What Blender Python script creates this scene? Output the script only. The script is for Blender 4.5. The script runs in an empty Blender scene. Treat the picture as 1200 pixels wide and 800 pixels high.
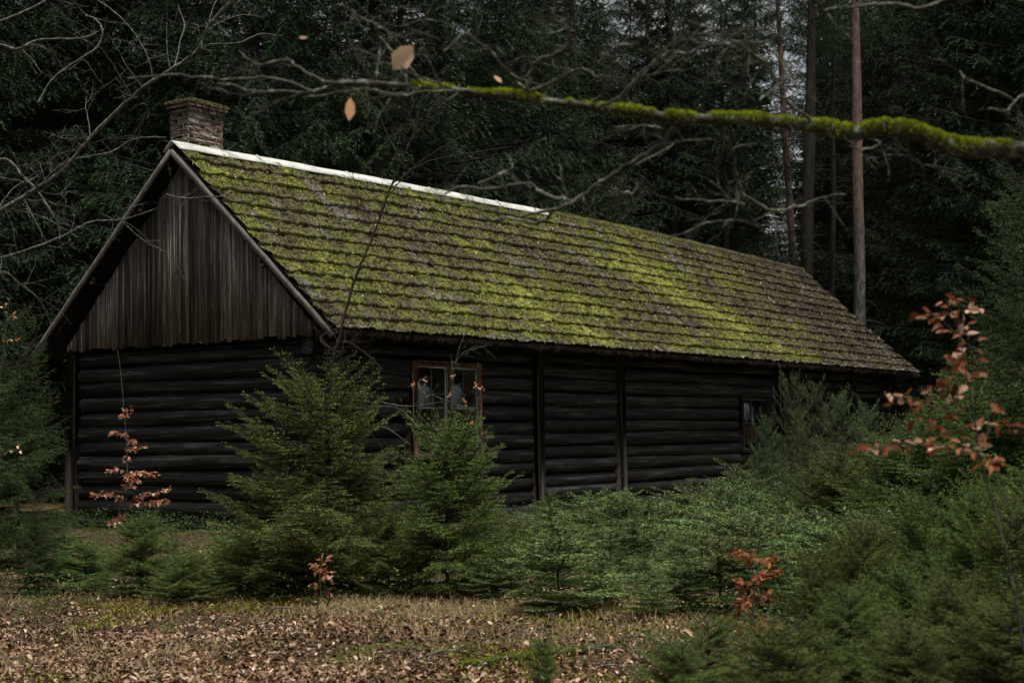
import bpy, math
import numpy as np
from mathutils import Vector

rng = np.random.default_rng(11)
SC = bpy.context.scene
COL = SC.collection
U = lambda a, b, n=None: rng.uniform(a, b, n)

# ------------------------------------------------------------------ camera frame
F, HOR, ROLL = 1784.2, 513.2, -0.0147
PITCH = math.atan((HOR - 400) / F)
CAMZ = 1.45


def ray(px, py):
    dx, dy = px - 600, py - 400
    c, s = math.cos(ROLL), math.sin(ROLL)
    x, y = c * dx + s * dy, -s * dx + c * dy
    v = np.array([x / F, 1.0, -y / F])
    ca, sa = math.cos(PITCH), math.sin(PITCH)
    return np.array([v[0], v[1] * ca - v[2] * sa, v[1] * sa + v[2] * ca])


def at(px, py, d):
    r = ray(px, py)
    r = r / r[1] * d
    return np.array([r[0], d, r[2] + CAMZ])


def ground(px, py):
    r = ray(px, py)
    r = r / -r[2] * CAMZ
    return float(r[0]), float(r[1])


# ------------------------------------------------------------------ noise
_T = np.random.default_rng(5).random((256, 256))


def vn(x, y, s=0):
    x = np.asarray(x, float) + s * 17.31
    y = np.asarray(y, float) + s * 9.77
    xi, yi = np.floor(x).astype(int), np.floor(y).astype(int)
    fx, fy = x - xi, y - yi
    fx, fy = fx * fx * (3 - 2 * fx), fy * fy * (3 - 2 * fy)
    g = lambda a, b: _T[a % 256, b % 256]
    return (g(xi, yi) * (1 - fx) + g(xi + 1, yi) * fx) * (1 - fy) + (g(xi, yi + 1) * (1 - fx) + g(xi + 1, yi + 1) * fx) * fy


def fbm(x, y, s=0, o=4):
    r, a, t = 0, 1, 0
    for i in range(o):
        r = r + a * vn(x * 2 ** i, y * 2 ** i, s + i)
        t += a
        a *= .5
    return r / t


# ------------------------------------------------------------------ house frame
YAW = math.radians(55.323)
HX, HY = -2.995, 24.0
W, G, EO, L = 6.02, .372, .57, 25.3
ZE, ZR, ZB = 3.14, 6.43, 3.17
UX, UY = math.cos(YAW), math.sin(YAW)


def hw(x, y):
    return HX + UX * x - UY * y, HY + UY * x + UX * y


def gz(x, y):
    x, y = np.asarray(x, float), np.asarray(y, float)
    z = (fbm(x * .22 + 40, y * .22 + 40, 3, 3) - .5) * .34 + (fbm(x * 1.3 + 9, y * 1.3, 8, 3) - .5) * .10
    z = z + np.clip((y - 60) * .02, 0, 3)
    return z - .02


# ------------------------------------------------------------------ mesh builder
class MB:
    def __init__(s):
        s.v, s.f, s.n, s.a = [], [], 0, []

    def add(s, v, f, tint=0.5):
        v = np.asarray(v, np.float32).reshape(-1, 3)
        f = np.asarray(f, np.int64)
        s.v.append(v)
        s.f.append(f + s.n)
        s.a.append(np.broadcast_to(np.asarray(tint, np.float32), (len(v),)))
        s.n += len(v)
        return s

    def build(s, name, mat, parent=None, smooth=False, extra=None):
        me = bpy.data.meshes.new(name)
        v = np.concatenate(s.v)
        me.vertices.add(len(v))
        me.vertices.foreach_set('co', v.ravel())
        lv = np.concatenate([f.ravel() for f in s.f]).astype(np.int32)
        ls = np.concatenate([np.full(len(f), f.shape[1], np.int32) for f in s.f])
        me.loops.add(len(lv))
        me.loops.foreach_set('vertex_index', lv)
        me.polygons.add(len(ls))
        me.polygons.foreach_set('loop_start', np.concatenate([[0], np.cumsum(ls)[:-1]]).astype(np.int32))
        me.polygons.foreach_set('loop_total', ls)
        if smooth:
            me.polygons.foreach_set('use_smooth', np.ones(len(ls), bool))
        at_ = me.attributes.new('tint', 'FLOAT', 'POINT')
        at_.data.foreach_set('value', np.concatenate(s.a).astype(np.float32))
        for k, val in (extra or {}).items():
            b = me.attributes.new(k, 'FLOAT', 'POINT')
            b.data.foreach_set('value', val.astype(np.float32))
        me.update(calc_edges=True)
        me.materials.append(mat)
        o = bpy.data.objects.new(name, me)
        COL.objects.link(o)
        if parent:
            o.parent = parent
        return o


BOXF = [[0, 3, 2, 1], [4, 5, 6, 7], [0, 1, 5, 4], [1, 2, 6, 5], [2, 3, 7, 6], [3, 0, 4, 7]]


def box(mb, a, b, tint=.5, jit=0):
    x0, y0, z0 = a
    x1, y1, z1 = b
    v = np.array([(x0, y0, z0), (x1, y0, z0), (x1, y1, z0), (x0, y1, z0), (x0, y0, z1), (x1, y0, z1), (x1, y1, z1), (x0, y1, z1)], float)
    if jit:
        v += U(-jit, jit, v.shape)
    mb.add(v, BOXF, tint)


def bbox(mb, a, b, bv=.01, tint=.5, jit=0.0):
    """box with chamfered long edges (a 24 vertex chamfer box)"""
    a, b = np.array(a, float), np.array(b, float)
    c, h = (a + b) / 2, (b - a) / 2
    bv = min(bv, *(h * .8))
    vs, ids = [], {}
    for sx in (-1, 1):
        for sy in (-1, 1):
            for sz in (-1, 1):
                sg = np.array([sx, sy, sz])
                for ax in range(3):
                    p = h - bv
                    p = p.copy()
                    p[ax] = h[ax]
                    ids[(sx, sy, sz, ax)] = len(vs)
                    vs.append(c + sg * p)
    vs = np.array(vs) + (U(-jit, jit, (24, 3)) if jit else 0)
    q, t = [], []
    for ax in range(3):
        o1, o2 = [(1, 2), (2, 0), (0, 1)][ax]
        for s_ in (-1, 1):
            loop = []
            for (i, j) in ((-1, -1), (1, -1), (1, 1), (-1, 1)):
                k = [0, 0, 0]
                k[ax], k[o1], k[o2] = s_, i, j
                loop.append(ids[(*k, ax)])
            q.append(loop if s_ > 0 else loop[::-1])
    for ax in range(3):
        o1, o2 = [(1, 2), (2, 0), (0, 1)][ax]
        for i in (-1, 1):
            for j in (-1, 1):
                k0, k1 = [0, 0, 0], [0, 0, 0]
                k0[ax], k1[ax] = -1, 1
                k0[o1] = k1[o1] = i
                k0[o2] = k1[o2] = j
                lp = [ids[(*k0, o1)], ids[(*k1, o1)], ids[(*k1, o2)], ids[(*k0, o2)]]
                q.append(lp if i * j > 0 else lp[::-1])
    for sx in (-1, 1):
        for sy in (-1, 1):
            for sz in (-1, 1):
                lp = [ids[(sx, sy, sz, k)] for k in range(3)]
                t.append(lp if sx * sy * sz > 0 else lp[::-1])
    n0 = mb.n
    mb.add(vs, q, tint)
    mb.f.append(np.array(t) + n0)


def frames(P):
    P = np.asarray(P, float)
    T = np.gradient(P, axis=0)
    T /= np.linalg.norm(T, axis=1)[:, None] + 1e-9
    up = np.array([0, 0, 1.]) if abs(T[0][2]) < .9 else np.array([1., 0, 0])
    N = np.cross(T, up)
    N /= np.linalg.norm(N, axis=1)[:, None] + 1e-9
    return T, N, np.cross(T, N)


def tube(mb, P, R, sides=6, tint=.5, rough=0, cap=True):
    P = np.asarray(P, float)
    n = len(P)
    R = np.broadcast_to(np.asarray(R, float), (n,))
    T, N, B = frames(P)
    an = np.arange(sides) * 2 * math.pi / sides
    rr = R[:, None] * (1 + (U(-rough, rough, (n, sides)) if rough else 0))
    V = P[:, None, :] + rr[..., None] * (np.cos(an)[None, :, None] * N[:, None, :] + np.sin(an)[None, :, None] * B[:, None, :])
    i = np.arange(n - 1)[:, None] * sides
    j = np.arange(sides)[None, :]
    j2 = (j + 1) % sides
    q = np.stack([i + j, i + j2, i + sides + j2, i + sides + j], -1).reshape(-1, 4)
    n0 = mb.n
    tt = tint if np.ndim(tint) == 0 else np.repeat(tint, sides)
    mb.add(V.reshape(-1, 3), q, tt)
    if cap:
        mb.f.append(np.array([list(range(sides))]) + n0)
        mb.f.append(np.array([list(range(sides))[::-1]]) + n0 + (n - 1) * sides)


def smooth_path(P, m=6, wob=0.0):
    """catmull-rom through P"""
    P = np.asarray(P, float)
    Q = np.vstack([2 * P[0] - P[1], P, 2 * P[-1] - P[-2]])
    out = []
    t = np.linspace(0, 1, m, endpoint=False)[:, None]
    for i in range(1, len(Q) - 2):
        a, b, c, d = Q[i - 1], Q[i], Q[i + 1], Q[i + 2]
        out.append(.5 * ((2 * b) + (c - a) * t + (2 * a - 5 * b + 4 * c - d) * t ** 2 + (3 * b - a - 3 * c + d) * t ** 3))
    out.append(P[-1:])
    out = np.vstack(out)
    if wob:
        out[1:-1] += U(-wob, wob, out[1:-1].shape)
    return out


def unit(v):
    return v / (np.linalg.norm(v, axis=-1, keepdims=True) + 1e-9)


def needles(mb, P, D, nl, nw, spread=.85, flat=.5, tint=.5, upb=.15):
    n = len(P)
    r = rng.normal(size=(n, 3))
    r[:, 2] *= (1 - flat)
    r[:, 2] += upb
    r = r - (r * D).sum(1)[:, None] * D
    r = unit(r)
    nd = unit(D * .62 + r * spread)
    w = unit(np.cross(nd, rng.normal(size=(n, 3))))
    nw = np.broadcast_to(nw, (n,))[:, None]
    ln = np.broadcast_to(nl, (n,))[:, None] * U(.7, 1.15, (n, 1))
    V = np.stack([P - w * nw / 2, P + w * nw / 2, P + nd * ln], 1).reshape(-1, 3)
    f = np.arange(3 * n).reshape(-1, 3)
    t = np.repeat(np.broadcast_to(tint, (n,)), 3)
    mb.add(V, f, t)


def twig_needles(mb, wood, A, d, l, droop, step, nl, nw, base=.35, **k):
    cnt = np.maximum(2, np.ceil(l / step)).astype(int)
    ix = np.repeat(np.arange(len(A)), cnt)
    t = U(0, 1, len(ix))
    dr = np.broadcast_to(droop, (len(A),))[ix]
    P = A[ix] + d[ix] * (l[ix] * t)[:, None]
    P[:, 2] -= dr * l[ix] * t * t
    D = d[ix].copy()
    D[:, 2] -= 2 * dr * t
    D = unit(D)
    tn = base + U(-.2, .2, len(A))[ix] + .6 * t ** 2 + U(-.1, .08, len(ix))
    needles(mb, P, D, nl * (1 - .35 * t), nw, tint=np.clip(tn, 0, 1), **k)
    if wood is not None:
        E_ = A + d * l[:, None]
        E_[:, 2] -= np.broadcast_to(droop, (len(A),)) * l
        w = unit(np.cross(d, rng.normal(size=d.shape))) * (nw * .7)
        V = np.stack([A - w, A + w, E_], 1).reshape(-1, 3)
        wood.add(V, np.arange(len(V)).reshape(-1, 3), .4)


def rotz(v, a):
    c, s = np.cos(a), np.sin(a)
    return np.stack([v[:, 0] * c - v[:, 1] * s, v[:, 0] * s + v[:, 1] * c, v[:, 2]], 1)


def conifer(leaf, wood, H, R, z0=.1, whorl=.12, nb=6, lo=-.05, hi=.7, curve=.1, tsp=.04, tlen=.5, tmin=.05, tmax=9, tdroop=.1,
            step=.004, nl=.016, nw=.0022, pw=.8, sub=True, hang=0., trunkR=.02, base=.35, flat=.5, gap=.12, tstart=.12, top_skip=1.0, tend=2, spread=.85, jz=.5):
    tr = smooth_path([(0, 0, -.1), (U(-.01, .01) * H, U(-.01, .01) * H, H * .5), (0, 0, H)], 12)
    tube(wood, tr, np.linspace(trunkR, trunkR * .08, len(tr)), 7, .5, .05)
    A, D, Ls = [], [], []
    z = z0
    ph1, ph2 = U(0, 6), U(0, 6)
    while z < H * top_skip - .03 * H:
        t = (z - z0) / (H - z0)
        for k in range(nb):
            if U(0, 1) < .12:
                continue
            zz = z + U(-jz, jz) * whorl
            az = U(0, 2 * math.pi)
            Lb = R * max(0.0, 1 - t) ** pw * (U(.45, 1.15) if U(0, 1) < .4 else U(.8, 1.12)) * (1 + .16 * math.sin(az + ph1) + .12 * math.sin(2 * az + ph2 + 3 * t)) + .05 * R
            if z < z0 + 1.5 * whorl:
                Lb *= .7
            sl = lo + (hi - lo) * t + U(-.1, .1)
            cv = curve * U(.5, 1.5)
            s = np.linspace(0, 1, 7)
            out = np.array([math.cos(az), math.sin(az)])
            P = np.zeros((7, 3))
            bend = U(-.12, .12)
            P[:, 0] = out[0] * s * Lb - out[1] * bend * Lb * s * s
            P[:, 1] = out[1] * s * Lb + out[0] * bend * Lb * s * s
            P[:, 2] = zz + Lb * (sl * s + cv * s * s)
            tube(wood, P, np.linspace(.012 * Lb + .0015, .0015, 7), 3, .4, 0, False)
            m = max(3, int(Lb * (1 - tstart) / tsp))
            ss = np.linspace(tstart, .98, m) + U(-.3, .3, m) * (1 / m)
            ss = np.clip(ss, tstart * .5, .995)
            for sd in (-1, 1):
                keep = U(0, 1, m) > gap
                s1 = ss[keep]
                pos = np.stack([np.interp(s1, s, P[:, i]) for i in range(3)], 1)
                bd = np.stack([np.interp(s1, s, np.gradient(P[:, i])) for i in range(3)], 1)
                bd = unit(bd)
                dd = rotz(bd, sd * U(.75, 1.15, len(s1)))
                dd[:, 2] += U(-.12, .15, len(s1)) - hang
                dd = unit(dd)
                ll = np.clip(tlen * Lb * (1 - s1) ** .7 * np.minimum(1, s1 * 3 + .3), tmin, tmax) * U(.6, 1.15, len(s1))
                A.append(pos)
                D.append(dd)
                Ls.append(ll)
            # the branch itself
            A.append(P[2:-1])
            D.append(unit(np.diff(P, axis=0)[2:]))
            Ls.append(np.linalg.norm(np.diff(P, axis=0)[2:], axis=1) * 1.15)
        z += whorl * U(.75, 1.25) * (1 if t < tend else 1.9)
    A.append(np.array([[0, 0, H * .93], [0, 0, H * .86]]))
    D.append(np.array([[0, 0, 1.], [0, 0, 1.]]))
    Ls.append(np.array([H * .08, H * .08]))
    A, D, Ls = np.vstack(A), np.vstack(D), np.concatenate(Ls)
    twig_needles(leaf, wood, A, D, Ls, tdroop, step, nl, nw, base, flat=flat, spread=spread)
    if sub:
        big = Ls > tmin * 1.8
        a, d, l = A[big], D[big], Ls[big]
        for fr in (.3, .5, .7):
            for sd in (-1, 1):
                d2 = rotz(d, sd * U(.7, 1., len(a)))
                d2[:, 2] -= hang * .5 + U(-.05, .1, len(a))
                p = a + d * (l * fr)[:, None]
                p[:, 2] -= tdroop * l * fr * fr
                twig_needles(leaf, None, p, unit(d2), l * .5 * (1 - fr) + tmin * .4, tdroop, step, nl, nw, base + .06, flat=flat)


def leaves(mb, P, D, size, tint, up=None, fold=.3, ratio=.5, curl=.15):
    """folded, curled leaves: 8 vertices, 6 faces each"""
    n = len(P)
    D = unit(D)
    up = rng.normal(size=(n, 3)) * .5 + np.array([0, 0, 1.]) if up is None else up
    S = unit(np.cross(D, up))
    Nn = np.cross(S, D)
    sz = np.broadcast_to(size, (n,))[:, None]
    ra = sz * ratio * U(.8, 1.2, (n, 1))
    fo = fold * U(.2, 1.6, (n, 1)) * ra
    cu = curl * U(-1, 1.6, (n, 1)) * sz
    m = [P, P + D * sz * .35 + Nn * cu * .3, P + D * sz * .7 + Nn * cu * .8, P + D * sz + Nn * cu * 1.6]
    l1 = P + D * sz * .32 + S * ra * .5 + Nn * (fo + cu * .3)
    l2 = P + D * sz * .68 + S * ra * .42 + Nn * (fo + cu * .9)
    r1 = P + D * sz * .32 - S * ra * .5 + Nn * (fo + cu * .3)
    r2 = P + D * sz * .68 - S * ra * .42 + Nn * (fo + cu * .9)
    V = np.stack(m + [l1, l2, r1, r2], 1).reshape(-1, 3)
    b = (np.arange(n) * 8)[:, None]
    tr = np.concatenate([b + np.array(x) for x in ([0, 1, 4], [0, 6, 1], [2, 3, 5], [2, 7, 3])])
    qd = np.concatenate([b + np.array(x) for x in ([1, 2, 5, 4], [1, 6, 7, 2])])
    n0 = mb.n
    mb.add(V, tr, np.repeat(np.broadcast_to(tint, (n,)), 8))
    mb.f.append(qd + n0)


# ------------------------------------------------------------------ materials
def mat(name):
    m = bpy.data.materials.new(name)
    m.use_nodes = True
    nt = m.node_tree
    b = nt.nodes['Principled BSDF']
    return m, nt, b


def N_(nt, t, **k):
    n = nt.nodes.new(t)
    for a, v in k.items():
        setattr(n, a, v)
    return n


def ramp(nt, fac, stops, interp='LINEAR'):
    r = nt.nodes.new('ShaderNodeValToRGB')
    r.color_ramp.interpolation = interp
    el = r.color_ramp.elements
    while len(el) < len(stops):
        el.new(.5)
    for e, (p, c) in zip(el, stops):
        e.position = p
        e.color = (*c, 1) if len(c) == 3 else c
    nt.links.new(fac, r.inputs[0])
    return r.outputs[0]


def noise(nt, scale, detail=4, coord='Object', vscale=None, rough=.55):
    tc = nt.nodes.new('ShaderNodeTexCoord')
    src = tc.outputs[coord]
    if vscale:
        mp = nt.nodes.new('ShaderNodeMapping')
        mp.inputs['Scale'].default_value = vscale
        nt.links.new(src, mp.inputs[0])
        src = mp.outputs[0]
    n = nt.nodes.new('ShaderNodeTexNoise')
    n.inputs['Scale'].default_value = scale
    n.inputs['Detail'].default_value = detail
    n.inputs['Roughness'].default_value = rough
    nt.links.new(src, n.inputs['Vector'])
    return n.outputs[0]


def attr(nt, nm):
    a = nt.nodes.new('ShaderNodeAttribute')
    a.attribute_name = nm
    return a.outputs['Fac']


def math_(nt, op, a, b, clamp=False):
    m = nt.nodes.new('ShaderNodeMath')
    m.operation = op
    m.use_clamp = clamp
    for i, x in enumerate((a, b)):
        if isinstance(x, (int, float)):
            m.inputs[i].default_value = x
        else:
            nt.links.new(x, m.inputs[i])
    return m.outputs[0]


def mix(nt, fac, a, b, typ='MIX'):
    m = nt.nodes.new('ShaderNodeMix')
    m.data_type = 'RGBA'
    m.blend_type = typ
    for s, x in ((m.inputs['Factor'], fac), (m.inputs['A'], a), (m.inputs['B'], b)):
        if isinstance(x, (int, float)):
            s.default_value = x
        elif isinstance(x, tuple):
            s.default_value = (*x, 1)
        else:
            nt.links.new(x, s)
    return m.outputs['Result']


def bump(nt, b, h, strength=.5, dist=.02):
    n = nt.nodes.new('ShaderNodeBump')
    n.inputs['Strength'].default_value = strength
    n.inputs['Distance'].default_value = dist
    nt.links.new(h, n.inputs['Height'])
    nt.links.new(n.outputs[0], b.inputs['Normal'])


def foliage(name, dark, mid, light, rough=.6, spec=.12, var=.5, trans=0.0):
    m, nt, b = mat(name)
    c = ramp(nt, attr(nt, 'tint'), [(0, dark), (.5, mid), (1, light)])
    oi = nt.nodes.new('ShaderNodeObjectInfo')
    nz = noise(nt, 1.7, 2)
    f = math_(nt, 'ADD', math_(nt, 'MULTIPLY', oi.outputs['Random'], .5), math_(nt, 'MULTIPLY', nz, .6))
    g = math_(nt, 'ADD', math_(nt, 'MULTIPLY', f, var), 1 - var * .55)
    hs = nt.nodes.new('ShaderNodeHueSaturation')
    nt.links.new(c, hs.inputs['Color'])
    nt.links.new(g, hs.inputs['Value'])
    nt.links.new(math_(nt, 'ADD', math_(nt, 'MULTIPLY', oi.outputs['Random'], .05 if dark[1] > dark[0] else .015), .465 if dark[1] > dark[0] else .497), hs.inputs['Hue'])
    nt.links.new(hs.outputs[0], b.inputs['Base Color'])
    b.inputs['Roughness'].default_value = rough
    b.inputs['Specular IOR Level'].default_value = spec
    if trans:
        tr = nt.nodes.new('ShaderNodeBsdfTranslucent')
        nt.links.new(hs.outputs[0], tr.inputs[0])
        mx = nt.nodes.new('ShaderNodeMixShader')
        mx.inputs[0].default_value = trans
        nt.links.new(b.outputs[0], mx.inputs[1])
        nt.links.new(tr.outputs[0], mx.inputs[2])
        nt.links.new(mx.outputs[0], nt.nodes['Material Output'].inputs[0])
    return m


def wood_mat(name, c0, c1, c2, scale=6, vs=(1, 1, .08), rough=.8, bmp=.5, tv=.6):
    m, nt, b = mat(name)
    n1 = noise(nt, scale, 6, vscale=vs)
    n2 = noise(nt, scale * 5, 5, vscale=vs)
    f = math_(nt, 'ADD', math_(nt, 'MULTIPLY', n1, .6), math_(nt, 'MULTIPLY', n2, .4))
    c = ramp(nt, f, [(.3, c0), (.52, c1), (.7, c2)])
    t = attr(nt, 'tint')
    g = math_(nt, 'ADD', math_(nt, 'MULTIPLY', t, tv * 2), 1 - tv)
    hs = nt.nodes.new('ShaderNodeHueSaturation')
    nt.links.new(c, hs.inputs['Color'])
    nt.links.new(g, hs.inputs['Value'])
    nt.links.new(hs.outputs[0], b.inputs['Base Color'])
    b.inputs['Roughness'].default_value = rough
    b.inputs['Specular IOR Level'].default_value = .25
    bump(nt, b, f, bmp, .015)
    return m


M = {}
M['spruce_far'] = foliage('dark spruce needles', (.006, .016, .006), (.018, .043, .016), (.07, .125, .042), var=.8)
M['spruce_young'] = foliage('young spruce needles', (.012, .034, .009), (.056, .112, .026), (.38, .46, .11), var=.95)
M['spruce_shade'] = foliage('shaded blue green spruce needles', (.010, .029, .009), (.026, .066, .020), (.09, .16, .04), var=.5)
M['fir'] = foliage('fir seedling needles', (.022, .052, .018), (.088, .155, .052), (.36, .44, .15), var=.95)
M['pine'] = foliage('grey green pine needles', (.018, .042, .016), (.05, .095, .036), (.15, .22, .09), var=.4)
M['copper'] = foliage('copper beech leaves', (.12, .04, .016), (.46, .165, .07), (.85, .56, .42), rough=.5, var=.5, trans=.3)
M['litter'] = foliage('fallen brown leaves', (.045, .022, .013), (.215, .118, .07), (.58, .42, .30), rough=.6, var=.5)
M['grass'] = foliage('dry grass', (.07, .05, .025), (.22, .155, .075), (.42, .33, .18), rough=.7, var=.4, trans=.2)
M['berry'] = foliage('low green undergrowth', (.015, .035, .012), (.05, .09, .028), (.14, .20, .06), rough=.5, var=.4, trans=.2)
M['moss_tuft'] = foliage('branch moss', (.05, .07, .008), (.19, .25, .018), (.50, .58, .05), rough=.9, var=.3, trans=.15)
M['bark_thin'] = wood_mat('grey lichened twig bark', (.025, .022, .018), (.08, .08, .063), (.32, .34, .27), 22, (1, 1, 1))
M['bark_branch'] = wood_mat('rough branch bark with lichen', (.018, .016, .011), (.06, .06, .043), (.33, .36, .27), 22, (1, 1, 1), bmp=.9)
M['bark_pine'] = wood_mat('reddish pine bark', (.07, .045, .04), (.21, .125, .105), (.36, .25, .21), 9, (1, 1, .35), bmp=1)
_m = M['bark_pine']
_nt = _m.node_tree
_hs = [n for n in _nt.nodes if n.type == 'HUE_SAT'][0]
_tc, _sx = _nt.nodes.new('ShaderNodeTexCoord'), _nt.nodes.new('ShaderNodeSeparateXYZ')
_nt.links.new(_tc.outputs['Object'], _sx.inputs[0])
_f = math_(_nt, 'ADD', math_(_nt, 'MULTIPLY', _sx.outputs['Z'], .2), math_(_nt, 'MULTIPLY', noise(_nt, 3, 4), .8))
_f = math_(_nt, 'SUBTRACT', _f, 1.55, True)
_nt.links.new(mix(_nt, _f, ramp(_nt, noise(_nt, 14, 5, vscale=(1, 1, .3)), [(.35, (.04, .035, .032)), (.5, (.12, .11, .10)), (.68, (.22, .21, .19))]), _hs.outputs[0]), _nt.nodes['Principled BSDF'].inputs['Base Color'])
M['bark_dark'] = wood_mat('dark spruce bark', (.015, .013, .011), (.045, .037, .031), (.09, .08, .07), 9, (1, 1, .3), bmp=1)
M['bark_young'] = wood_mat('sapling bark', (.02, .015, .01), (.06, .045, .03), (.12, .1, .07), 30, (1, 1, .4))
M['log'] = wood_mat('blackened logs', (.002, .002, .002), (.013, .0135, .013), (.13, .125, .112), 2.6, (3, .3, 7), .7, 1, .6)
M['log_x'] = wood_mat('blackened logs of the long side', (.002, .002, .002), (.013, .0135, .013), (.13, .125, .112), 2.6, (.3, 3, 7), .7, 1, .6)
M['board'] = wood_mat('weathered grey boards', (.016, .013, .011), (.095, .08, .066), (.44, .39, .34), 11, (1, 2.8, .09), .85, .8, .9)
M['trim'] = wood_mat('grey weathered trim', (.05, .045, .04), (.13, .12, .105), (.24, .22, .2), 9, (1, 1, .3))
M['dark_trim'] = wood_mat('dark stained timber', (.010, .009, .008), (.028, .022, .018), (.06, .045, .036), 9, (1, 1, .1))
M['frame'] = wood_mat('faded red brown window paint', (.07, .038, .028), (.30, .16, .11), (.55, .42, .34), 14, (1, 1, .2))
M['sill'] = wood_mat('pale tan window timber', (.12, .095, .075), (.30, .25, .20), (.5, .44, .37), 14, (1, 1, .2))
M['white'] = wood_mat('flaking white paint', (.25, .25, .24), (.58, .58, .56), (.8, .8, .78), 20, (1, 1, .4))


def mat_roof():
    m, nt, b = mat('mossy roof')
    n1 = noise(nt, 1.1, 5)
    n2 = noise(nt, 9, 5)
    n3 = noise(nt, 60, 3)
    ms = attr(nt, 'moss')
    v = math_(nt, 'ADD', ms, math_(nt, 'MULTIPLY', math_(nt, 'SUBTRACT', n2, .5), .9))
    v = math_(nt, 'ADD', v, math_(nt, 'MULTIPLY', math_(nt, 'SUBTRACT', n3, .5), .45))
    c = ramp(nt, v, [(.0, (.045, .034, .022)), (.22, (.085, .07, .036)), (.38, (.09, .084, .034)), (.55, (.11, .112, .030)), (.75, (.155, .17, .028)), (1, (.25, .27, .04))])
    c = mix(nt, math_(nt, 'MULTIPLY', attr(nt, 'tint'), 1.0), c, ramp(nt, n3, [(.35, (.10, .095, .085)), (.65, (.30, .29, .265))]))
    nt.links.new(c, b.inputs['Base Color'])
    b.inputs['Roughness'].default_value = .9
    b.inputs['Specular IOR Level'].default_value = .2
    bump(nt, b, n3, .8, .02)
    return m


M['roof'] = mat_roof()


def mat_moss_on_roof():
    m, nt, b = mat('roof moss fibres')
    c = ramp(nt, attr(nt, 'tint'), [(0, (.035, .024, .016)), (.18, (.115, .088, .05)), (.33, (.115, .108, .042)), (.5, (.145, .148, .036)), (.72, (.20, .212, .036)), (.9, (.32, .33, .055)), (1, (.60, .57, .46))])
    nt.links.new(c, b.inputs['Base Color'])
    b.inputs['Roughness'].default_value = .9
    return m


M['roofmoss'] = mat_moss_on_roof()


def mat_cap():
    m, nt, b = mat('whitish ridge sheet')
    n = noise(nt, 3, 6)
    c = ramp(nt, n, [(.3, (.16, .17, .12)), (.45, (.46, .47, .42)), (.65, (.62, .62, .58))])
    nt.links.new(c, b.inputs['Base Color'])
    b.inputs['Roughness'].default_value = .6
    return m


M['cap'] = mat_cap()


def mat_brick():
    m, nt, b = mat('weathered chimney brick')
    n = noise(nt, 12, 5)
    n2 = noise(nt, 3, 3)
    c = ramp(nt, attr(nt, 'tint'), [(0, (.10, .06, .048)), (.4, (.19, .125, .10)), (.7, (.24, .20, .165)), (1, (.36, .335, .29))])
    c = mix(nt, ramp(nt, n, [(.4, (0, 0, 0)), (.7, (.7, .7, .7))]), c, (.10, .085, .07))
    c = mix(nt, ramp(nt, n2, [(.55, (0, 0, 0)), (.7, (.6, .6, .6))]), c, (.045, .05, .025))
    nt.links.new(c, b.inputs['Base Color'])
    b.inputs['Roughness'].default_value = .9
    bump(nt, b, n, .6, .01)
    return m


M['brick'] = mat_brick()
m, nt, b = mat('old mortar')
nt.links.new(ramp(nt, noise(nt, 30), [(.3, (.10, .09, .08)), (.7, (.24, .22, .19))]), b.inputs['Base Color'])
b.inputs['Roughness'].default_value = .95
M['mortar'] = m

m, nt, b = mat('dusty window glass')
nt.links.new(ramp(nt, noise(nt, 4, 5), [(.4, (.004, .005, .005)), (.8, (.014, .015, .014))]), b.inputs['Base Color'])
b.inputs['Roughness'].default_value = .14
b.inputs['Specular IOR Level'].default_value = .7
M['glass'] = m


def mat_ground():
    m, nt, b = mat('forest floor')
    n1 = noise(nt, .35, 5)
    n2 = noise(nt, 2.3, 6)
    n3 = noise(nt, 26, 5)
    soil = ramp(nt, n3, [(.35, (.015, .010, .006)), (.5, (.06, .036, .02)), (.65, (.20, .12, .07))])
    moss = ramp(nt, n3, [(.3, (.035, .042, .012)), (.55, (.10, .115, .022)), (.75, (.19, .21, .04))])
    f = math_(nt, 'ADD', math_(nt, 'MULTIPLY', n1, .5), math_(nt, 'MULTIPLY', n2, .5))
    c = mix(nt, ramp(nt, f, [(.5, (0, 0, 0)), (.58, (1, 1, 1))]), soil, moss)
    nt.links.new(c, b.inputs['Base Color'])
    b.inputs['Roughness'].default_value = .95
    b.inputs['Specular IOR Level'].default_value = .15
    bump(nt, b, n3, 1, .08)
    return m


M['ground'] = mat_ground()


# ------------------------------------------------------------------ scene objects helpers
def tag(o, label=None, cat=None, group=None, kind=None):
    if label: o['label'] = label
    if cat: o['category'] = cat
    if group: o['group'] = group
    if kind: o['kind'] = kind
    return o


def thing(name, label, cat, loc=(0, 0, 0), rz=0, group=None):
    o = bpy.data.objects.new(name, None)
    o.empty_display_size = .2
    COL.objects.link(o)
    o.location = loc
    o.rotation_euler = (0, 0, rz)
    return tag(o, label, cat, group)


def dup(root, loc, rz, sc, label, group=None):
    r = root.copy()
    COL.objects.link(r)
    r.location, r.rotation_euler = loc, (U(-.03, .03), U(-.03, .03), rz)
    r.scale = sc if isinstance(sc, tuple) else (sc, sc, sc)
    r['label'] = label
    if group: r['group'] = group
    for ch in root.children:
        c = ch.copy()
        COL.objects.link(c)
        c.parent = r
    return r


def put(root, x, y, rz, sc, label, group):
    """first use moves the prototype itself, later uses copy it"""
    loc = (x, y, float(gz(x, y)))
    if root.get('used'):
        return dup(root, loc, rz, sc, label, group)
    root['used'] = 1
    root.location, root.rotation_euler = loc, (0, 0, rz)
    root.scale = sc if isinstance(sc, tuple) else (sc, sc, sc)
    root['label'], root['group'] = label, group
    return root


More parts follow.
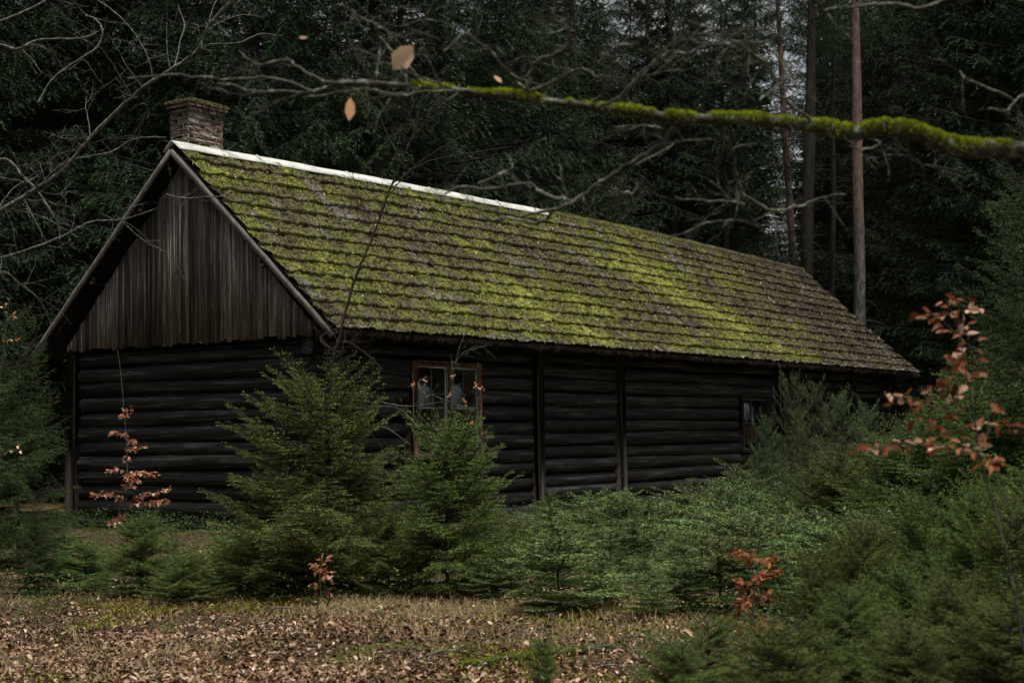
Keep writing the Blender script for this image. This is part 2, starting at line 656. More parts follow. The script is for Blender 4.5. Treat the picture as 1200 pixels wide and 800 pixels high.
ORD = ['first', 'second', 'third', 'fourth', 'fifth', 'sixth', 'seventh', 'eighth', 'ninth', 'tenth', 'eleventh', 'twelfth', 'thirteenth',
       'fourteenth', 'fifteenth', 'sixteenth', 'seventeenth', 'eighteenth', 'nineteenth', 'twentieth', 'twenty-first', 'twenty-second',
       'twenty-third', 'twenty-fourth', 'twenty-fifth', 'twenty-sixth', 'twenty-seventh', 'twenty-eighth', 'twenty-ninth', 'thirtieth'] + ['thirty-' + a for a in ['first', 'second', 'third', 'fourth', 'fifth', 'sixth', 'seventh', 'eighth', 'ninth']] + ['fortieth'] + ['forty-' + a for a in ['first', 'second', 'third', 'fourth', 'fifth', 'sixth', 'seventh', 'eighth', 'ninth']] + ['fiftieth'] + ['fifty-' + a for a in ['first', 'second', 'third', 'fourth', 'fifth', 'sixth', 'seventh', 'eighth', 'ninth']] + ['sixtieth']

# ------------------------------------------------------------------ ground
xs = np.unique(np.concatenate([np.linspace(-160, -22, 50), np.linspace(-22, 26, 300), np.linspace(26, 160, 50)]))
ys = np.unique(np.concatenate([np.linspace(-120, 3, 40), np.linspace(3, 34, 230), np.linspace(34, 200, 60)]))
X, Y = np.meshgrid(xs, ys)
mb = MB()
nx = len(xs)
i, j = np.meshgrid(np.arange(nx - 1), np.arange(len(ys) - 1))
q = np.stack([j * nx + i, j * nx + i + 1, (j + 1) * nx + i + 1, (j + 1) * nx + i], -1).reshape(-1, 4)
Z = gz(X, Y) + (fbm(X * 7, Y * 7, 2, 3) - .5) * .05
mb.add(np.stack([X, Y, Z], -1).reshape(-1, 3), q)
g = mb.build('forest_floor', M['ground'], smooth=True)
tag(g, 'forest floor of brown leaf litter and moss in front of the cabin', 'ground', kind='structure')

# ------------------------------------------------------------------ cabin
cabin = thing('log_cabin', 'long dark log cabin with a steep moss-covered roof and small brick chimney', 'cabin', (HX, HY, 0), YAW)


def log(mb, a, b, r, fixed, axis, z, tint):
    n = max(5, int((b - a) / .25))
    t = np.linspace(a, b, n)
    P = np.zeros((n, 3))
    P[:, 0 if axis == 'x' else 1] = t
    P[:, 1 if axis == 'x' else 0] = fixed + (vn(t * .5, z * 7) - .5) * .03
    P[:, 2] = z + (vn(t * .35, z * 9, 4) - .5) * .06
    rr = r * U(.86, 1.0) * (1 + (vn(t * .9, z * 5, 2) - .5) * .14)
    tube(mb, P, rr, 12, tint, .012)


# gable wall facing left
mb = MB()
nl_ = 12
for k in range(nl_):
    z = .08 + k * .258
    log(mb, -.2 if k % 2 else -.04, W + (.1 if k % 2 else -.1), .142 + U(-.012, .012), .16 + U(-.02, .02), 'y', z + U(-.018, .018), U(.35, .75))
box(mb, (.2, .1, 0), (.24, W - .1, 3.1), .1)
bbox(mb, (.05, -.1, 3.03), (.3, W + .1, 3.22), .02, .3)
mb.build('gable_log_wall', M['log'], cabin, True)
# far gable and back wall
mb = MB()
for k in range(nl_):
    log(mb, .1, W - .1, .142, L - .55, 'y', .08 + k * .258, U(.35, .75))
vv = np.array([(L - .5, 0, 3.1), (L - .5, W, 3.1), (L - .5, W / 2, 6.3), (L - .56, 0, 3.1), (L - .56, W, 3.1), (L - .56, W / 2, 6.3)])
mb.add(vv, [[0, 1, 2], [5, 4, 3]])
mb.build('rear_gable_wall', M['log'], cabin, True)
mb = MB()
for k in range(nl_):
    log(mb, .1, L - .5, .142, W - .15, 'x', .08 + k * .258, U(.35, .75))
mb.build('back_log_wall', M['log_x'], cabin, True)

# long wall
POSTS = [0.0, 6.08, 9.15, 16.9, 21.6, L - .55]
WIN = [(2.24, 4.22, 1.18, 2.80), (14.75, 16.35, 1.10, 2.35)]
mb = MB()
for bi in range(len(POSTS) - 1):
    a, b_ = POSTS[bi], POSTS[bi + 1]
    off = U(-.05, .05) if bi else 0
    if bi == 2:  # no visible post between these bays
        off = .03
    k = 0
    z = .08 + off
    while z < 3.1:
        segs = [(a + .02 if bi else (-.2 if int(z / .26) % 2 else -.02), b_ - .02)]
        for (w0, w1, z0, z1) in WIN:
            if z + .1 > z0 and z - .1 < z1:
                ns = []
                for (p, q_) in segs:
                    if p < w0 and q_ > w1:
                        ns += [(p, w0 - .02), (w1 + .02, q_)]
                    else:
                        ns.append((p, q_))
                segs = ns
        for p, q_ in segs:
            log(mb, p, q_, .143 + U(-.016, .012), .15 + U(-.025, .02), 'x', z + U(-.014, .014), U(.3, .8))
        z += .262 + U(-.01, .01)
bbox(mb, (-.1, .04, 3.0), (L - .4, .28, 3.2), .02, .3)
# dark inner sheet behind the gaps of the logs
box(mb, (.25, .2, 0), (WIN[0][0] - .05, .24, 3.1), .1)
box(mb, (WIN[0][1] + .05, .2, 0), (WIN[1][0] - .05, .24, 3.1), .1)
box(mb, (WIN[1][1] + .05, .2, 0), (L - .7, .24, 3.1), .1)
mb.build('long_log_wall', M['log_x'], cabin, True)
for k, px_ in enumerate(POSTS[1:], 1):
    mb = MB()
    w_ = .10 if k not in (1,) else .12
    y0 = -.10 if k else -.08
    n = 10
    zz = np.linspace(-.1, 3.12, n)
    for a in range(n - 1):
        pass
    bbox(mb, (px_ - w_, y0, -.1), (px_ + w_, .12, 3.12), .02, .55, .004)
    mb.build('wall_post', M['dark_trim'], cabin)
for yy in (W - .02,):
    mb = MB()
    bbox(mb, (-.06, yy - .12, -.1), (.2, yy + .14, 3.15), .02, .5, .004)
    mb.build('wall_post', M['dark_trim'], cabin)

# windows
def window(x0, x1, z0, z1, big):
    fr = MB()
    ft = .13 if big else .07
    bbox(fr, (x0 - .02, -.06, z0), (x0 + ft, .14, z1), .012, .62, .003)
    bbox(fr, (x1 - ft * .8, -.06, z0), (x1 + .02, .14, z1), .012, .7, .003)
    bbox(fr, (x0 + ft, -.055, z1 - ft * .7), (x1 - ft * .8, .13, z1), .012, .4, .003)
    bbox(fr, (x0 - .06, -.09, z0 - .07), (x1 + .06, .13, z0), .012, .4, .003)
    f = fr.build('window', M['frame'] if big else M['dark_trim'], cabin)
    xm = (x0 + ft + x1 - ft * .8) / 2
    if big:
        mm = MB()
        bbox(mm, (xm - .055, -.05, z0), (xm + .055, .1, z1 - ft * .7), .012, .35, .003)
        mm.build('mullion', M['sill'], f)
        xs_ = [(x0 + ft + .004, xm - .06), (xm + .06, x1 - ft * .8 - .004)]
    else:
        xs_ = [(x0 + ft, x1 - ft)]
    for (a, b_) in xs_:
        s = MB()
        t = .026
        zt, zb = z1 - ft * .7 - .004, z0 + .004
        zm = z0 + (z1 - z0) * .50
        for (p, q_, r, s_) in ((a, a + t, zb, zt), (b_ - t, b_, zb, zt), (a + t, b_ - t, zt - t, zt), (a + t, b_ - t, zb, zb + t), (a + t, b_ - t, zm - .012, zm + .012)):
            bbox(s, (p, -.03, r), (q_, .012, s_), .004, .25 + .5 * (p != a), .002)
        if big:
            xc = (a + b_) / 2
            bbox(s, (xc - .011, -.022, zm + .012), (xc + .011, .008, zt - t), .003, .0)
            bbox(s, (xc - .011, -.022, zb + t), (xc + .011, .008, zm - .012), .003, .0)
        else:
            xc = a + (b_ - a) * .3
            bbox(s, (xc - .014, -.035, zb + t), (xc + .014, .008, zt - t), .003, .5)
        s.build('sash', M['white'] if big else M['trim'], f)  # small window's sash is darker, its dimness behind the pines put into the colour
        gl = MB()
        box(gl, (a + .005, .0, zb + .005), (b_ - .005, .005, zt - .005))
        gl.build('pane', M['glass'], f)


window(*WIN[0], True)
window(*WIN[1], False)

# gable boards
mb = MB()
y = .10
apex = ZR - .22
while y < W - .02:
    w_ = U(.05, .12)
    y1 = min(y + w_, W)
    ym = (y + y1) / 2
    hgt = lambda q_: ZB + (apex - ZB) * max(0, 1 - abs(q_ - W / 2) / (W / 2 + .02))
    x0 = -.12 + U(-.014, .014)
    bot = ZB - .04 + U(-.05, .02)
    t0, t1 = hgt(y + .004), hgt(y1 - .004)
    if min(t0, t1) > bot + .03:
        v = [(x0, y + .004, bot), (x0, y1 - .004, bot + U(-.01, .01)), (x0, y1 - .004, t1), (x0, y + .004, t0)]
        v += [(x0 + .03, p[1], p[2]) for p in v]
        mb.add(np.array(v), [[0, 1, 2, 3][::-1], [4, 5, 6, 7], [0, 1, 5, 4], [1, 2, 6, 5], [2, 3, 7, 6], [3, 0, 4, 7]], U(0.1, 1))
    y = y1
mb.build('gable_boards', M['board'], cabin)
mb = MB()
v = [(-.075, .12, ZB - .02), (-.075, W - .02, ZB - .02), (-.075, W / 2, apex)]
v += [(-.055, p[1], p[2]) for p in v]
mb.add(np.array(v), [[0, 2, 1], [3, 4, 5]])
mb.build('gable_backing', M['dark_trim'], cabin)


# roof ------------------------------------------------------------
SL = math.hypot(W / 2 + EO, ZR - ZE)
NC = 13
CS = SL / NC


def hump(x):
    return .13 * np.sin(np.clip((x + .4) / L, 0, 1) * math.pi) + (vn(x * .25, x * 0, 6) - .5) * .05


def rpt(x, s, h, side=1):
    """point on a slope: x along, s down slope, h off the surface"""
    x, s, h = np.broadcast_arrays(x, s, h)
    t = s / SL
    ny, nz = -(ZR - ZE) / SL, (W / 2 + EO) / SL
    y = W / 2 - (W / 2 + EO) * t + ny * h
    z = ZR + hump(x) * (1 - t) - (ZR - ZE) * t + nz * h - .05 * np.sin(t * math.pi) * (1 - .3 * vn(x * .3, t * 0, 2))
    if side < 0:
        y = W - y
    return np.stack([x, y, z], -1)


BL = [  # bright moss patches: x, s, rx, rs, strength   (roof coordinates)
]


def moss_at(x, s):
    # streaks that run down the slope, patches, brown bare zone at the far end and near the ridge
    m_ = .43 + (fbm(x * .8 - s * .3, s * 1.1, 21, 4) - .5) * .6
    m_ += (fbm(x * 4.2 - s, s * 3.0, 31, 4) - .5) * 1.0
    for (bx, bs, rx, rs, k) in PATCH:
        m_ = m_ + .75 * k * np.exp(-(((x - bx - (s - bs) * .55) / rx) ** 2 + ((s - bs) / rs) ** 2))
    m_ = m_ - .38 * np.clip((x - 16.5) / 6, 0, 1) - .05
    return m_


def roof_xy(px, py):
    """pixel -> roof slope coordinates (used to find where the patches of bright moss lie)"""
    o = np.array([0, 0, CAMZ])
    d = ray(px, py)
    p0 = np.array([*hw(0, W / 2), ZR])
    e1 = np.array([UX, UY, 0])
    yx = np.array([-UY, UX, 0])
    e2 = (-(W / 2 + EO) * yx + np.array([0, 0, -(ZR - ZE)])) / SL
    A_ = np.stack([e1, e2, -d], 1)
    r = np.linalg.solve(A_, o - p0)
    return r[0], r[1]


PATCH = []
for (px_, py_, rx, rs, k) in [(545, 290, .9, .5, .30), (500, 330, .8, .35, .25), (650, 380, 1.5, .55, .5), (600, 345, 1.0, .5, .35), (740, 320, 1.3, .7, .4), (700, 285, .8, .5, .3),
                              (790, 350, 1.2, .9, .35), (840, 375, 1.2, .6, .45), (890, 405, 1.3, .4, .6), (860, 340, 1.0, .6, .25), (680, 360, 1.0, .5, .4), (245, 205, .8, .3, .35),
                              (930, 385, 1.1, .35, .35), (420, 300, .9, .4, .2), (330, 230, 1.2, .4, .15), (270, 300, 1, .5, .05), (950, 345, 1, .5, -.1), (620, 290, 1, .4, -.15),
                              (450, 250, 1.2, .3, -.1), (700, 400, 1.3, .25, .35), (380, 350, .8, .4, -.05), (350, 315, .8, .3, .2), (940, 312, .5, .2, .3), (350, 190, .6, .3, -.1)]:
    bx, bs = roof_xy(px_, py_)
    PATCH.append((bx, bs, rx, rs, k))


def roof_h(x, s):
    c = np.clip(np.floor(s / CS), 0, NC - 1)
    u = s / CS - c
    tw = .21
    tx = x / tw + (c % 2) * .5 + (vn(c * 3.1, x * .2, 5) - .5) * .5
    ti = np.floor(tx)
    r = vn(ti * 1.7 + .5, c * 2.3 + .5, 12)
    h = .034 + .062 * u - .06 * (u < .06) + (r - .5) * .022
    gap_ = np.abs(tx - ti - .5)
    mo = moss_at(x, s)
    h = h - .02 * (gap_ > .46) * (mo < .45)
    # moss cushions
    h = h + np.clip(mo, 0, 1) * .035 + (fbm(x * 4.5, s * 4.5, 14, 4) - .5) * .05 + (fbm(x * 13, s * 10, 15, 2) - .5) * .06
    return h


xs = np.arange(-G, L + .001, .045)
ss, us = [], []
for c in range(NC):
    for u in (0.002, .055, .075, .13, .22, .38, .54, .70, .84, .95, .998):
        ss.append((c + u) * CS)
ss = np.array(ss)
X, S = np.meshgrid(xs, ss)
# wavering course edges
wav = (fbm(X * 1.4, np.floor(S / CS) * 5.3, 40, 3) - .5) * .035
fracu = S / CS - np.floor(S / CS)
Hh = roof_h(X, S)
Sj = S + wav * np.minimum(fracu, 1) * .9 * (S < SL - .02) + (S > SL - .05) * (vn(X * 5, X * 0, 3) - .5) * .05
Sj = Sj + .06 * np.clip((fracu - .80) / .19, 0, 1) * (S < SL - .1)
lowU = fracu < .05
Hh = np.where(lowU, Hh - .012, Hh)
V = rpt(X, Sj, Hh)
mb = MB()
nx = len(xs)
i, j = np.meshgrid(np.arange(nx - 1), np.arange(len(ss) - 1))
q = np.stack([j * nx + i, j * nx + i + 1, (j + 1) * nx + i + 1, (j + 1) * nx + i], -1).reshape(-1, 4)
mo = np.where(fracu < .10, .12, moss_at(X, S))  # course grooves set brown and bare of moss, their shade put into the colour
# lichen-grey bare tile ends at eaves and in scattered spots
grey = np.clip((fbm(X * 3, S * 1.2, 50, 3) - .56) * 5, 0, 1) * (mo < .42) * .55
grey = grey + np.clip(1 - (SL - S) / .16, 0, 1) * .6 * (fbm(X * 1.2, X * 0, 51, 2) > .45) * (mo < .75)
mb.add(V.reshape(-1, 3), q[:, ::-1], np.clip(grey, 0, 1).ravel())
roof = mb.build('roof', M['roof'], cabin, True, {'moss': mo.ravel()})

# back slope, plain
mb = MB()
xs2, ss2 = np.arange(-G, L + .01, .3), np.linspace(0, SL, 60)
X2, S2 = np.meshgrid(xs2, ss2)
nx = len(xs2)
i, j = np.meshgrid(np.arange(nx - 1), np.arange(len(ss2) - 1))
q = np.stack([j * nx + i, j * nx + i + 1, (j + 1) * nx + i + 1, (j + 1) * nx + i], -1).reshape(-1, 4)
mb.add(rpt(X2, S2, .03 + .04 * (S2 / CS % 1), -1).reshape(-1, 3), q, .0)
mb.build('back_roof_slope', M['roof'], cabin, False, {'moss': moss_at(X2, S2).ravel()})
# roof deck: dark sheathing and rafter ends under both slopes
mb = MB()
for sd in (1, -1):
    xs3 = np.linspace(-G + .02, L - .02, 40)
    P_ = np.concatenate([rpt(xs3, 0.02, -.015, sd), rpt(xs3, SL - .03, -.015, sd), rpt(xs3, 0.02, -.055, sd), rpt(xs3, SL - .03, -.055, sd)])
    n = 40
    i = np.arange(n - 1)
    q = np.concatenate([np.stack([i, i + 1, n + i + 1, n + i], 1), np.stack([2 * n + i, 2 * n + i + 1, 3 * n + i + 1, 3 * n + i], 1), np.stack([n + i, n + i + 1, 3 * n + i + 1, 3 * n + i], 1)])
    q = np.concatenate([q, [[0, n, 3 * n, 2 * n], [n - 1, 2 * n - 1, 4 * n - 1, 3 * n - 1]]])
    mb.add(P_, q, .3)
mb.build('roof_deck', M['dark_trim'], cabin)
for xr in np.arange(.3, L - .3, .95):
    for sd in (1,):
        mb = MB()
        a = rpt(np.array([xr - .05, xr + .05]), SL - .1, -.06, sd)
        b_ = rpt(np.array([xr - .05, xr + .05]), SL - 1.2, -.06, sd)
        v = np.array([a[0], a[1], b_[1], b_[0]])
        v = np.concatenate([v - [0, 0, .14], v])
        mb.add(v, BOXF, .4)
        mb.build('rafter_tail', M['dark_trim'], cabin)

# moss fibres
mb = MB()
n = 420000
x, s = U(-G, L, n), SL * np.sqrt(U(0, 1, n)) if False else U(0, SL, n)
mo = moss_at(x, s)
uu = s / CS - np.floor(s / CS)
keep = (U(0, 1, n) < .5 + .6 * np.clip(mo, 0, 1)) & (uu > .22)
x, s, mo = x[keep], s[keep], mo[keep]
n = len(x)
h = roof_h(x, s)
P = rpt(x, s + .06 * np.clip((uu[keep] - .80) / .19, 0, 1) * (s < SL - .1), h - .004)
nrm = np.array([0, -(ZR - ZE) / SL, (W / 2 + EO) / SL])
dn = np.array([0, -(W / 2 + EO) / SL, -(ZR - ZE) / SL])
D = unit(nrm * U(.1, .8, (n, 1)) + rng.normal(size=(n, 3)) * .4 + dn * .9)
w_ = unit(np.cross(D, rng.normal(size=(n, 3)))) * U(.006, .016, (n, 1))
ln = U(.02, .06, (n, 1))
tn = mo + (vn(x * 27, s * 12, 7) - .5) * .55 + (vn(x * 9, s * 7, 9) - .5) * .3 + rng.normal(size=n) * .07
litter = vn(x * 16, s * 12, 29) > .86
tn = np.where(litter, U(.0, .25, n), tn)
tn = np.clip(tn, 0, .93)
tn = np.where(vn(x * 14, s * 10, 19) > .93, 1.0, tn)
V = np.stack([P - w_, P + w_, P + D * ln], 1).reshape(-1, 3)
mb.add(V, np.arange(3 * n).reshape(-1, 3), np.repeat(tn, 3))
# ragged fringe of moss and needles under the eave edge
n = 9000
x = U(-G, L, n)
P = rpt(x, SL - U(-.03, .03, n), U(-.03, .05, n))
D = unit(np.stack([U(-.4, .4, n), U(-.6, .1, n), -np.ones(n)], 1))
w_ = unit(np.cross(D, rng.normal(size=(n, 3)))) * .006
ln = U(.02, .10, (n, 1)) * (.3 + vn(x * 3, x * 0, 7)[:, None])
V = np.stack([P - w_, P + w_, P + D * ln], 1).reshape(-1, 3)
mb.add(V, np.arange(3 * n).reshape(-1, 3), np.repeat(np.clip(moss_at(x, SL) * .2, 0, .3), 3))
mb.build('roof_moss', M['roofmoss'], roof)

# fallen leaves lying on the roof
mb = MB()
n = 420
x, s = U(0, L, n), U(0, SL, n)
leaves(mb, rpt(x, s, roof_h(x, s) + .02), rng.normal(size=(n, 3)), .055, U(.3, 1, n), np.tile(nrm, (n, 1)) + rng.normal(size=(n, 3)) * .3)
o = mb.build('fallen_leaves_on_roof', M['litter'])
o.location, o.rotation_euler = (HX, HY, 0), (0, 0, YAW)
tag(o, 'scattered small brown leaves lying on the mossy roof', 'leaves', kind='stuff')

# ridge: white sheet, then mossy ridge tiles
XC = 0
for t in np.arange(0, L, .02):
    wx, wy = hw(t, W / 2)
    if wx / wy * F + 600 < 640:
        XC = t
mb = MB()
xr = np.linspace(-G - .02, XC, 60)
hz = ZR + hump(xr) + .10
prof = [(-.22, -.160), (-.12, -.085), (-.015, .0), (.015, .0), (.12, -.09), (.2, -.17)]
for thick in (0,):
    V = []
    for (py_, pz_) in prof:
        V.append(np.stack([xr, W / 2 + py_ * (1 + 0 * xr), hz + pz_ + (vn(xr * 1.5, py_ * 9) - .5) * .02], -1))
    for (py_, pz_) in prof[::-1]:
        V.append(np.stack([xr, W / 2 + py_ * .97 + 0 * xr, hz + pz_ - .012 + 0 * xr], -1))
    V = np.stack(V, 1)
    k_ = V.shape[1]
    n = len(xr)
    i, j = np.meshgrid(np.arange(n - 1), np.arange(k_), indexing='ij')
    j2 = (j + 1) % k_
    q = np.stack([i * k_ + j, (i + 1) * k_ + j, (i + 1) * k_ + j2, i * k_ + j2], -1).reshape(-1, 4)
    mb.add(V.reshape(-1, 3), q)
    mb.f.append(np.array([list(range(k_))]))
xj = 1.6
while xj < XC - .3:
    zj = ZR + float(hump(xj)) + .10
    for (ya, za, yb, zb_) in ((-.205, -.150, -.12, -.083), (-.12, -.083, -.012, .004)):
        v = np.array([(xj, W / 2 + ya, zj + za), (xj + .05, W / 2 + ya, zj + za), (xj + .05, W / 2 + yb, zj + zb_), (xj, W / 2 + yb, zj + zb_)])
        v = np.concatenate([v + [0, -.002, .004], v + [0, -.008, .012]])
        mb.add(v, BOXF)
    xj += U(2.2, 2.6)
mb.build('ridge_sheet', M['cap'], cabin)
mb = MB()
x = XC + .02
tl = .36
while x < L - .05:
    x1 = min(x + tl, L)
    zt = ZR + float(hump(x)) + .07 + U(-.012, .012)
    an = np.linspace(math.radians(-20), math.radians(200), 9)
    V = []
    for (xx, rr) in ((x, .125), (x1 + .03, .105)):
        for a in an:
            V.append((xx, W / 2 + rr * math.cos(a), zt - .075 + rr * math.sin(a)))
    V = np.array(V) + U(-.006, .006, (18, 3))
    i = np.arange(8)
    mb.add(V, np.stack([i, i + 1, i + 10, i + 9], 1)[:, ::-1], .15)
    mb.f.append(np.array([list(range(9))]) + mb.n - 18)
    x = x1
rt = mb.build('ridge_tiles', M['roof'], cabin, True, {'moss': moss_at(np.concatenate(mb.v)[:, 0], .1) + .1})
mb = MB()
n = 14000
x = U(XC, L, n)
a = U(0, math.pi, n)
P = np.stack([x, W / 2 + .12 * np.cos(a), ZR + hump(x) - .005 + .12 * np.sin(a)], 1)
D = unit(np.stack([0 * a, np.cos(a), np.sin(a)], 1) + rng.normal(size=(n, 3)) * .6)
w_ = unit(np.cross(D, rng.normal(size=(n, 3)))) * .006
V = np.stack([P - w_, P + w_, P + D * U(.015, .05, (n, 1)) * (vn(x * 2, x * 0, 9)[:, None] + .3)], 1).reshape(-1, 3)
mb.add(V, np.arange(3 * n).reshape(-1, 3), np.repeat(np.clip(moss_at(x, .2) + .1, 0, .9), 3))
mb.build('ridge_moss', M['roofmoss'], rt)

# barge boards
def plank_along(mb, A_, B_, up, wid, thick, n=14, tint=.5, wob=.004):
    A_, B_ = np.array(A_, float), np.array(B_, float)
    d = unit(B_ - A_)
    up = unit(np.array(up, float))
    si = unit(np.cross(d, up))
    t = np.linspace(0, 1, n)[:, None]
    C = A_ + (B_ - A_) * t + U(-wob, wob, (n, 3))
    V = np.stack([C - up * wid / 2 - si * thick / 2, C + up * wid / 2 - si * thick / 2, C + up * wid / 2 + si * thick / 2, C - up * wid / 2 + si * thick / 2], 1)
    i, j = np.meshgrid(np.arange(n - 1), np.arange(4), indexing='ij')
    j2 = (j + 1) % 4
    q = np.stack([i * 4 + j, i * 4 + j2, (i + 1) * 4 + j2, (i + 1) * 4 + j], -1).reshape(-1, 4)
    n0 = mb.n
    mb.add(V.reshape(-1, 3), q, tint)
    mb.f.append(np.array([[0, 3, 2, 1], [4 * n - 4, 4 * n - 3, 4 * n - 2, 4 * n - 1]]) + n0)


for xo, nm in ((-G - .03, 1), (L + .03, 0)):
    for sd in (1, -1):
        mb = MB()
        a = rpt(xo, 0.06, -.06, sd)
        b_ = rpt(xo, SL + .05, -.06, sd)
        a[2] += 0
        plank_along(mb, a, b_, (0, sd * nrm[1], nrm[2]), .095, .03)
        mb.build('barge_board', M['trim'], cabin)
# rake purlin ends
for sd in (1, -1):
    for s_ in (1.2, 2.9):
        mb = MB()
        p = rpt(0, s_, -.12, sd)
        bbox(mb, (-G + .02, p[1] - .06, p[2] - .1), (.1, p[1] + .06, p[2] + .03), .01, .4)
        mb.build('purlin_end', M['dark_trim'], cabin)

# chimney
cx0, cx1, cy0, cy1 = -.02, .80, W / 2 - .02, W / 2 + .44
ch = MB()
zc0, zc1 = ZR - .5, ZR + .72
box(ch, (cx0 + .012, cy0 + .012, zc0), (cx1 - .012, cy1 - .012, zc1 - .02))
core = ch.build('chimney', M['mortar'], cabin)
mb = MB()
bh = .098
k = 0
z = zc0
while z < zc1 - .02:
    o_ = (k % 2) * .12
    for face in range(4):
        a0, a1 = (cx0, cx1) if face in (0, 1) else (cy0, cy1)
        p = a0 - o_
        while p < a1 - .01:
            q0, q1 = max(p, a0), min(p + .245, a1)
            if q1 - q0 > .03:
                j_ = U(-.002, .004)
                tn = U(.1, 1)
                if face == 0: bbox(mb, (q0 + .005, cy0 - j_, z + .004), (q1 - .005, cy0 + .05, z + bh - .007), .008, tn, .003)
                if face == 1: bbox(mb, (q0 + .005, cy1 - .05, z + .004), (q1 - .005, cy1 + j_, z + bh - .007), .008, tn, .003)
                if face == 2: bbox(mb, (cx0 - j_, q0 + .005, z + .004), (cx0 + .05, q1 - .005, z + bh - .007), .008, tn, .003)
                if face == 3: bbox(mb, (cx1 - .05, q0 + .005, z + .004), (cx1 + j_, q1 - .005, z + bh - .007), .008, tn, .003)
            p += .255
    z += bh
    k += 1
mb.build('bricks', M['brick'], core)
mb = MB()
for (zz, ex) in ((zc1 - .03, .035), (zc1 + .045, .06)):
    p = cx0 - ex
    while p < cx1 + ex - .03:
        q1 = min(p + .16, cx1 + ex)
        bbox(mb, (p + .004, cy0 - ex + U(-.006, .006), zz), (q1 - .004, cy1 + ex + U(-.006, .006), zz + .07), .012, U(0, .5), .005)
        p += .165
mb.build('chimney_cap', M['brick'], core)
mb = MB()
n = 9500
x, y_ = U(cx0 - .07, cx1 + .07, n), U(cy0 - .07, cy1 + .07, n)
dx_ = np.abs((x - (cx0 + cx1) / 2) / .5)
dy_ = np.abs((y_ - (cy0 + cy1) / 2) / .31)
hh = .10 * np.clip(1 - np.maximum(dx_, dy_) ** 2.5, 0, 1)
P = np.stack([x, y_, zc1 + .11 + hh], 1)
D = unit(rng.normal(size=(n, 3)) * .6 + [0, 0, .8])
w_ = unit(np.cross(D, rng.normal(size=(n, 3)))) * .008
V = np.stack([P - w_, P + w_, P + D * U(.02, .05, (n, 1))], 1).reshape(-1, 3)
mb.add(V, np.arange(3 * n).reshape(-1, 3), np.repeat(np.clip(U(.1, .62, n), 0, 1), 3))
gx, gy = np.meshgrid(np.linspace(-1, 1, 11), np.linspace(-1, 1, 9))
hh = .10 * np.clip(1 - np.maximum(np.abs(gx), np.abs(gy)) ** 2.5, 0, 1)
V = np.stack([(cx0 + cx1) / 2 + gx * .46, (cy0 + cy1) / 2 + gy * .28, zc1 + .115 + hh], -1).reshape(-1, 3)
i, j = np.meshgrid(np.arange(10), np.arange(8))
mb.add(V, np.stack([j * 11 + i, j * 11 + i + 1, (j + 1) * 11 + i + 1, (j + 1) * 11 + i], -1).reshape(-1, 4), .3)
mb.build('cap_moss', M['roofmoss'], core)

# ------------------------------------------------------------------ conifer prototypes
def make_conifer(name, cat, mleaf, mwood, **k):
    root = thing(name, 'x', cat)
    leaf, wood = MB(), MB()
    conifer(leaf, wood, **k)
    wood.build('trunk', mwood, root, True)
    leaf.build('crown', mleaf, root)
    return root


TALL = [make_conifer('spruce_tree', 'spruce tree', M['spruce_far'], M['bark_dark'], H=h, R=r, z0=.9, whorl=.34, nb=7, lo=-.45, hi=.3, curve=.22, tsp=.15,
                     tlen=.26, tmin=.35, tmax=.95, tdroop=.4, step=.019, nl=.14, nw=.0165, spread=.5, pw=.5, sub=False, hang=.85, trunkR=.2, base=.32, flat=.15, gap=.12, top_skip=1.0, tend=.82)
        for (h, r) in ((24, 3.0), (21, 3.3), (26, 2.8))]
YOUNG = [make_conifer('young_spruce', 'spruce', M['spruce_young'], M['bark_young'], H=h, R=r, z0=.08, whorl=.135, nb=10, lo=-.02, hi=.9, curve=.14, tsp=.034,
                      tlen=.52, tmin=.07, tmax=.45, tdroop=.25, step=.0050, nl=.019, nw=.0042, pw=.52, sub=True, hang=.1, jz=.22, trunkR=.024, base=.24, flat=.45)
         for (h, r) in ((2.2, 1.0), (2.0, .98))]
DARK = make_conifer('young_spruce', 'spruce', M['spruce_shade'], M['bark_young'], H=5.2, R=1.7, z0=.3, whorl=.17, nb=7, lo=-.2, hi=.7, curve=.14, tsp=.07,
                    tlen=.45, tmin=.14, tmax=.6, tdroop=.3, step=.010, nl=.034, nw=.0085, pw=.7, sub=True, hang=.2, trunkR=.05, base=.33, flat=.4)
SEED = [make_conifer('fir_seedling', 'fir seedling', M['fir'], M['bark_young'], H=h, R=r, z0=.05, whorl=.07, nb=6, lo=.1, hi=.8, curve=-.1, tsp=.03,
                     tlen=.55, tmin=.06, tmax=.3, tdroop=.05, step=.0055, nl=.022, nw=.0062, pw=.6, sub=True, hang=0., trunkR=.012, base=.3, flat=.7)
        for (h, r) in ((.8, .55), (1.0, .55), (.65, .6))]
PINE = [make_conifer('young_pine', 'pine', M['pine'], M['bark_young'], H=h, R=r, z0=.25, whorl=.15, nb=6, lo=.15, hi=.9, curve=.3, tsp=.07,
                     tlen=.5, tmin=.10, tmax=.32, tdroop=-.25, step=.0036, nl=.045, nw=.0034, pw=.6, sub=True, hang=-.2, trunkR=.022, base=.4, flat=.1, tstart=.3)
        for (h, r) in ((3.0, .85), (2.6, .8))]

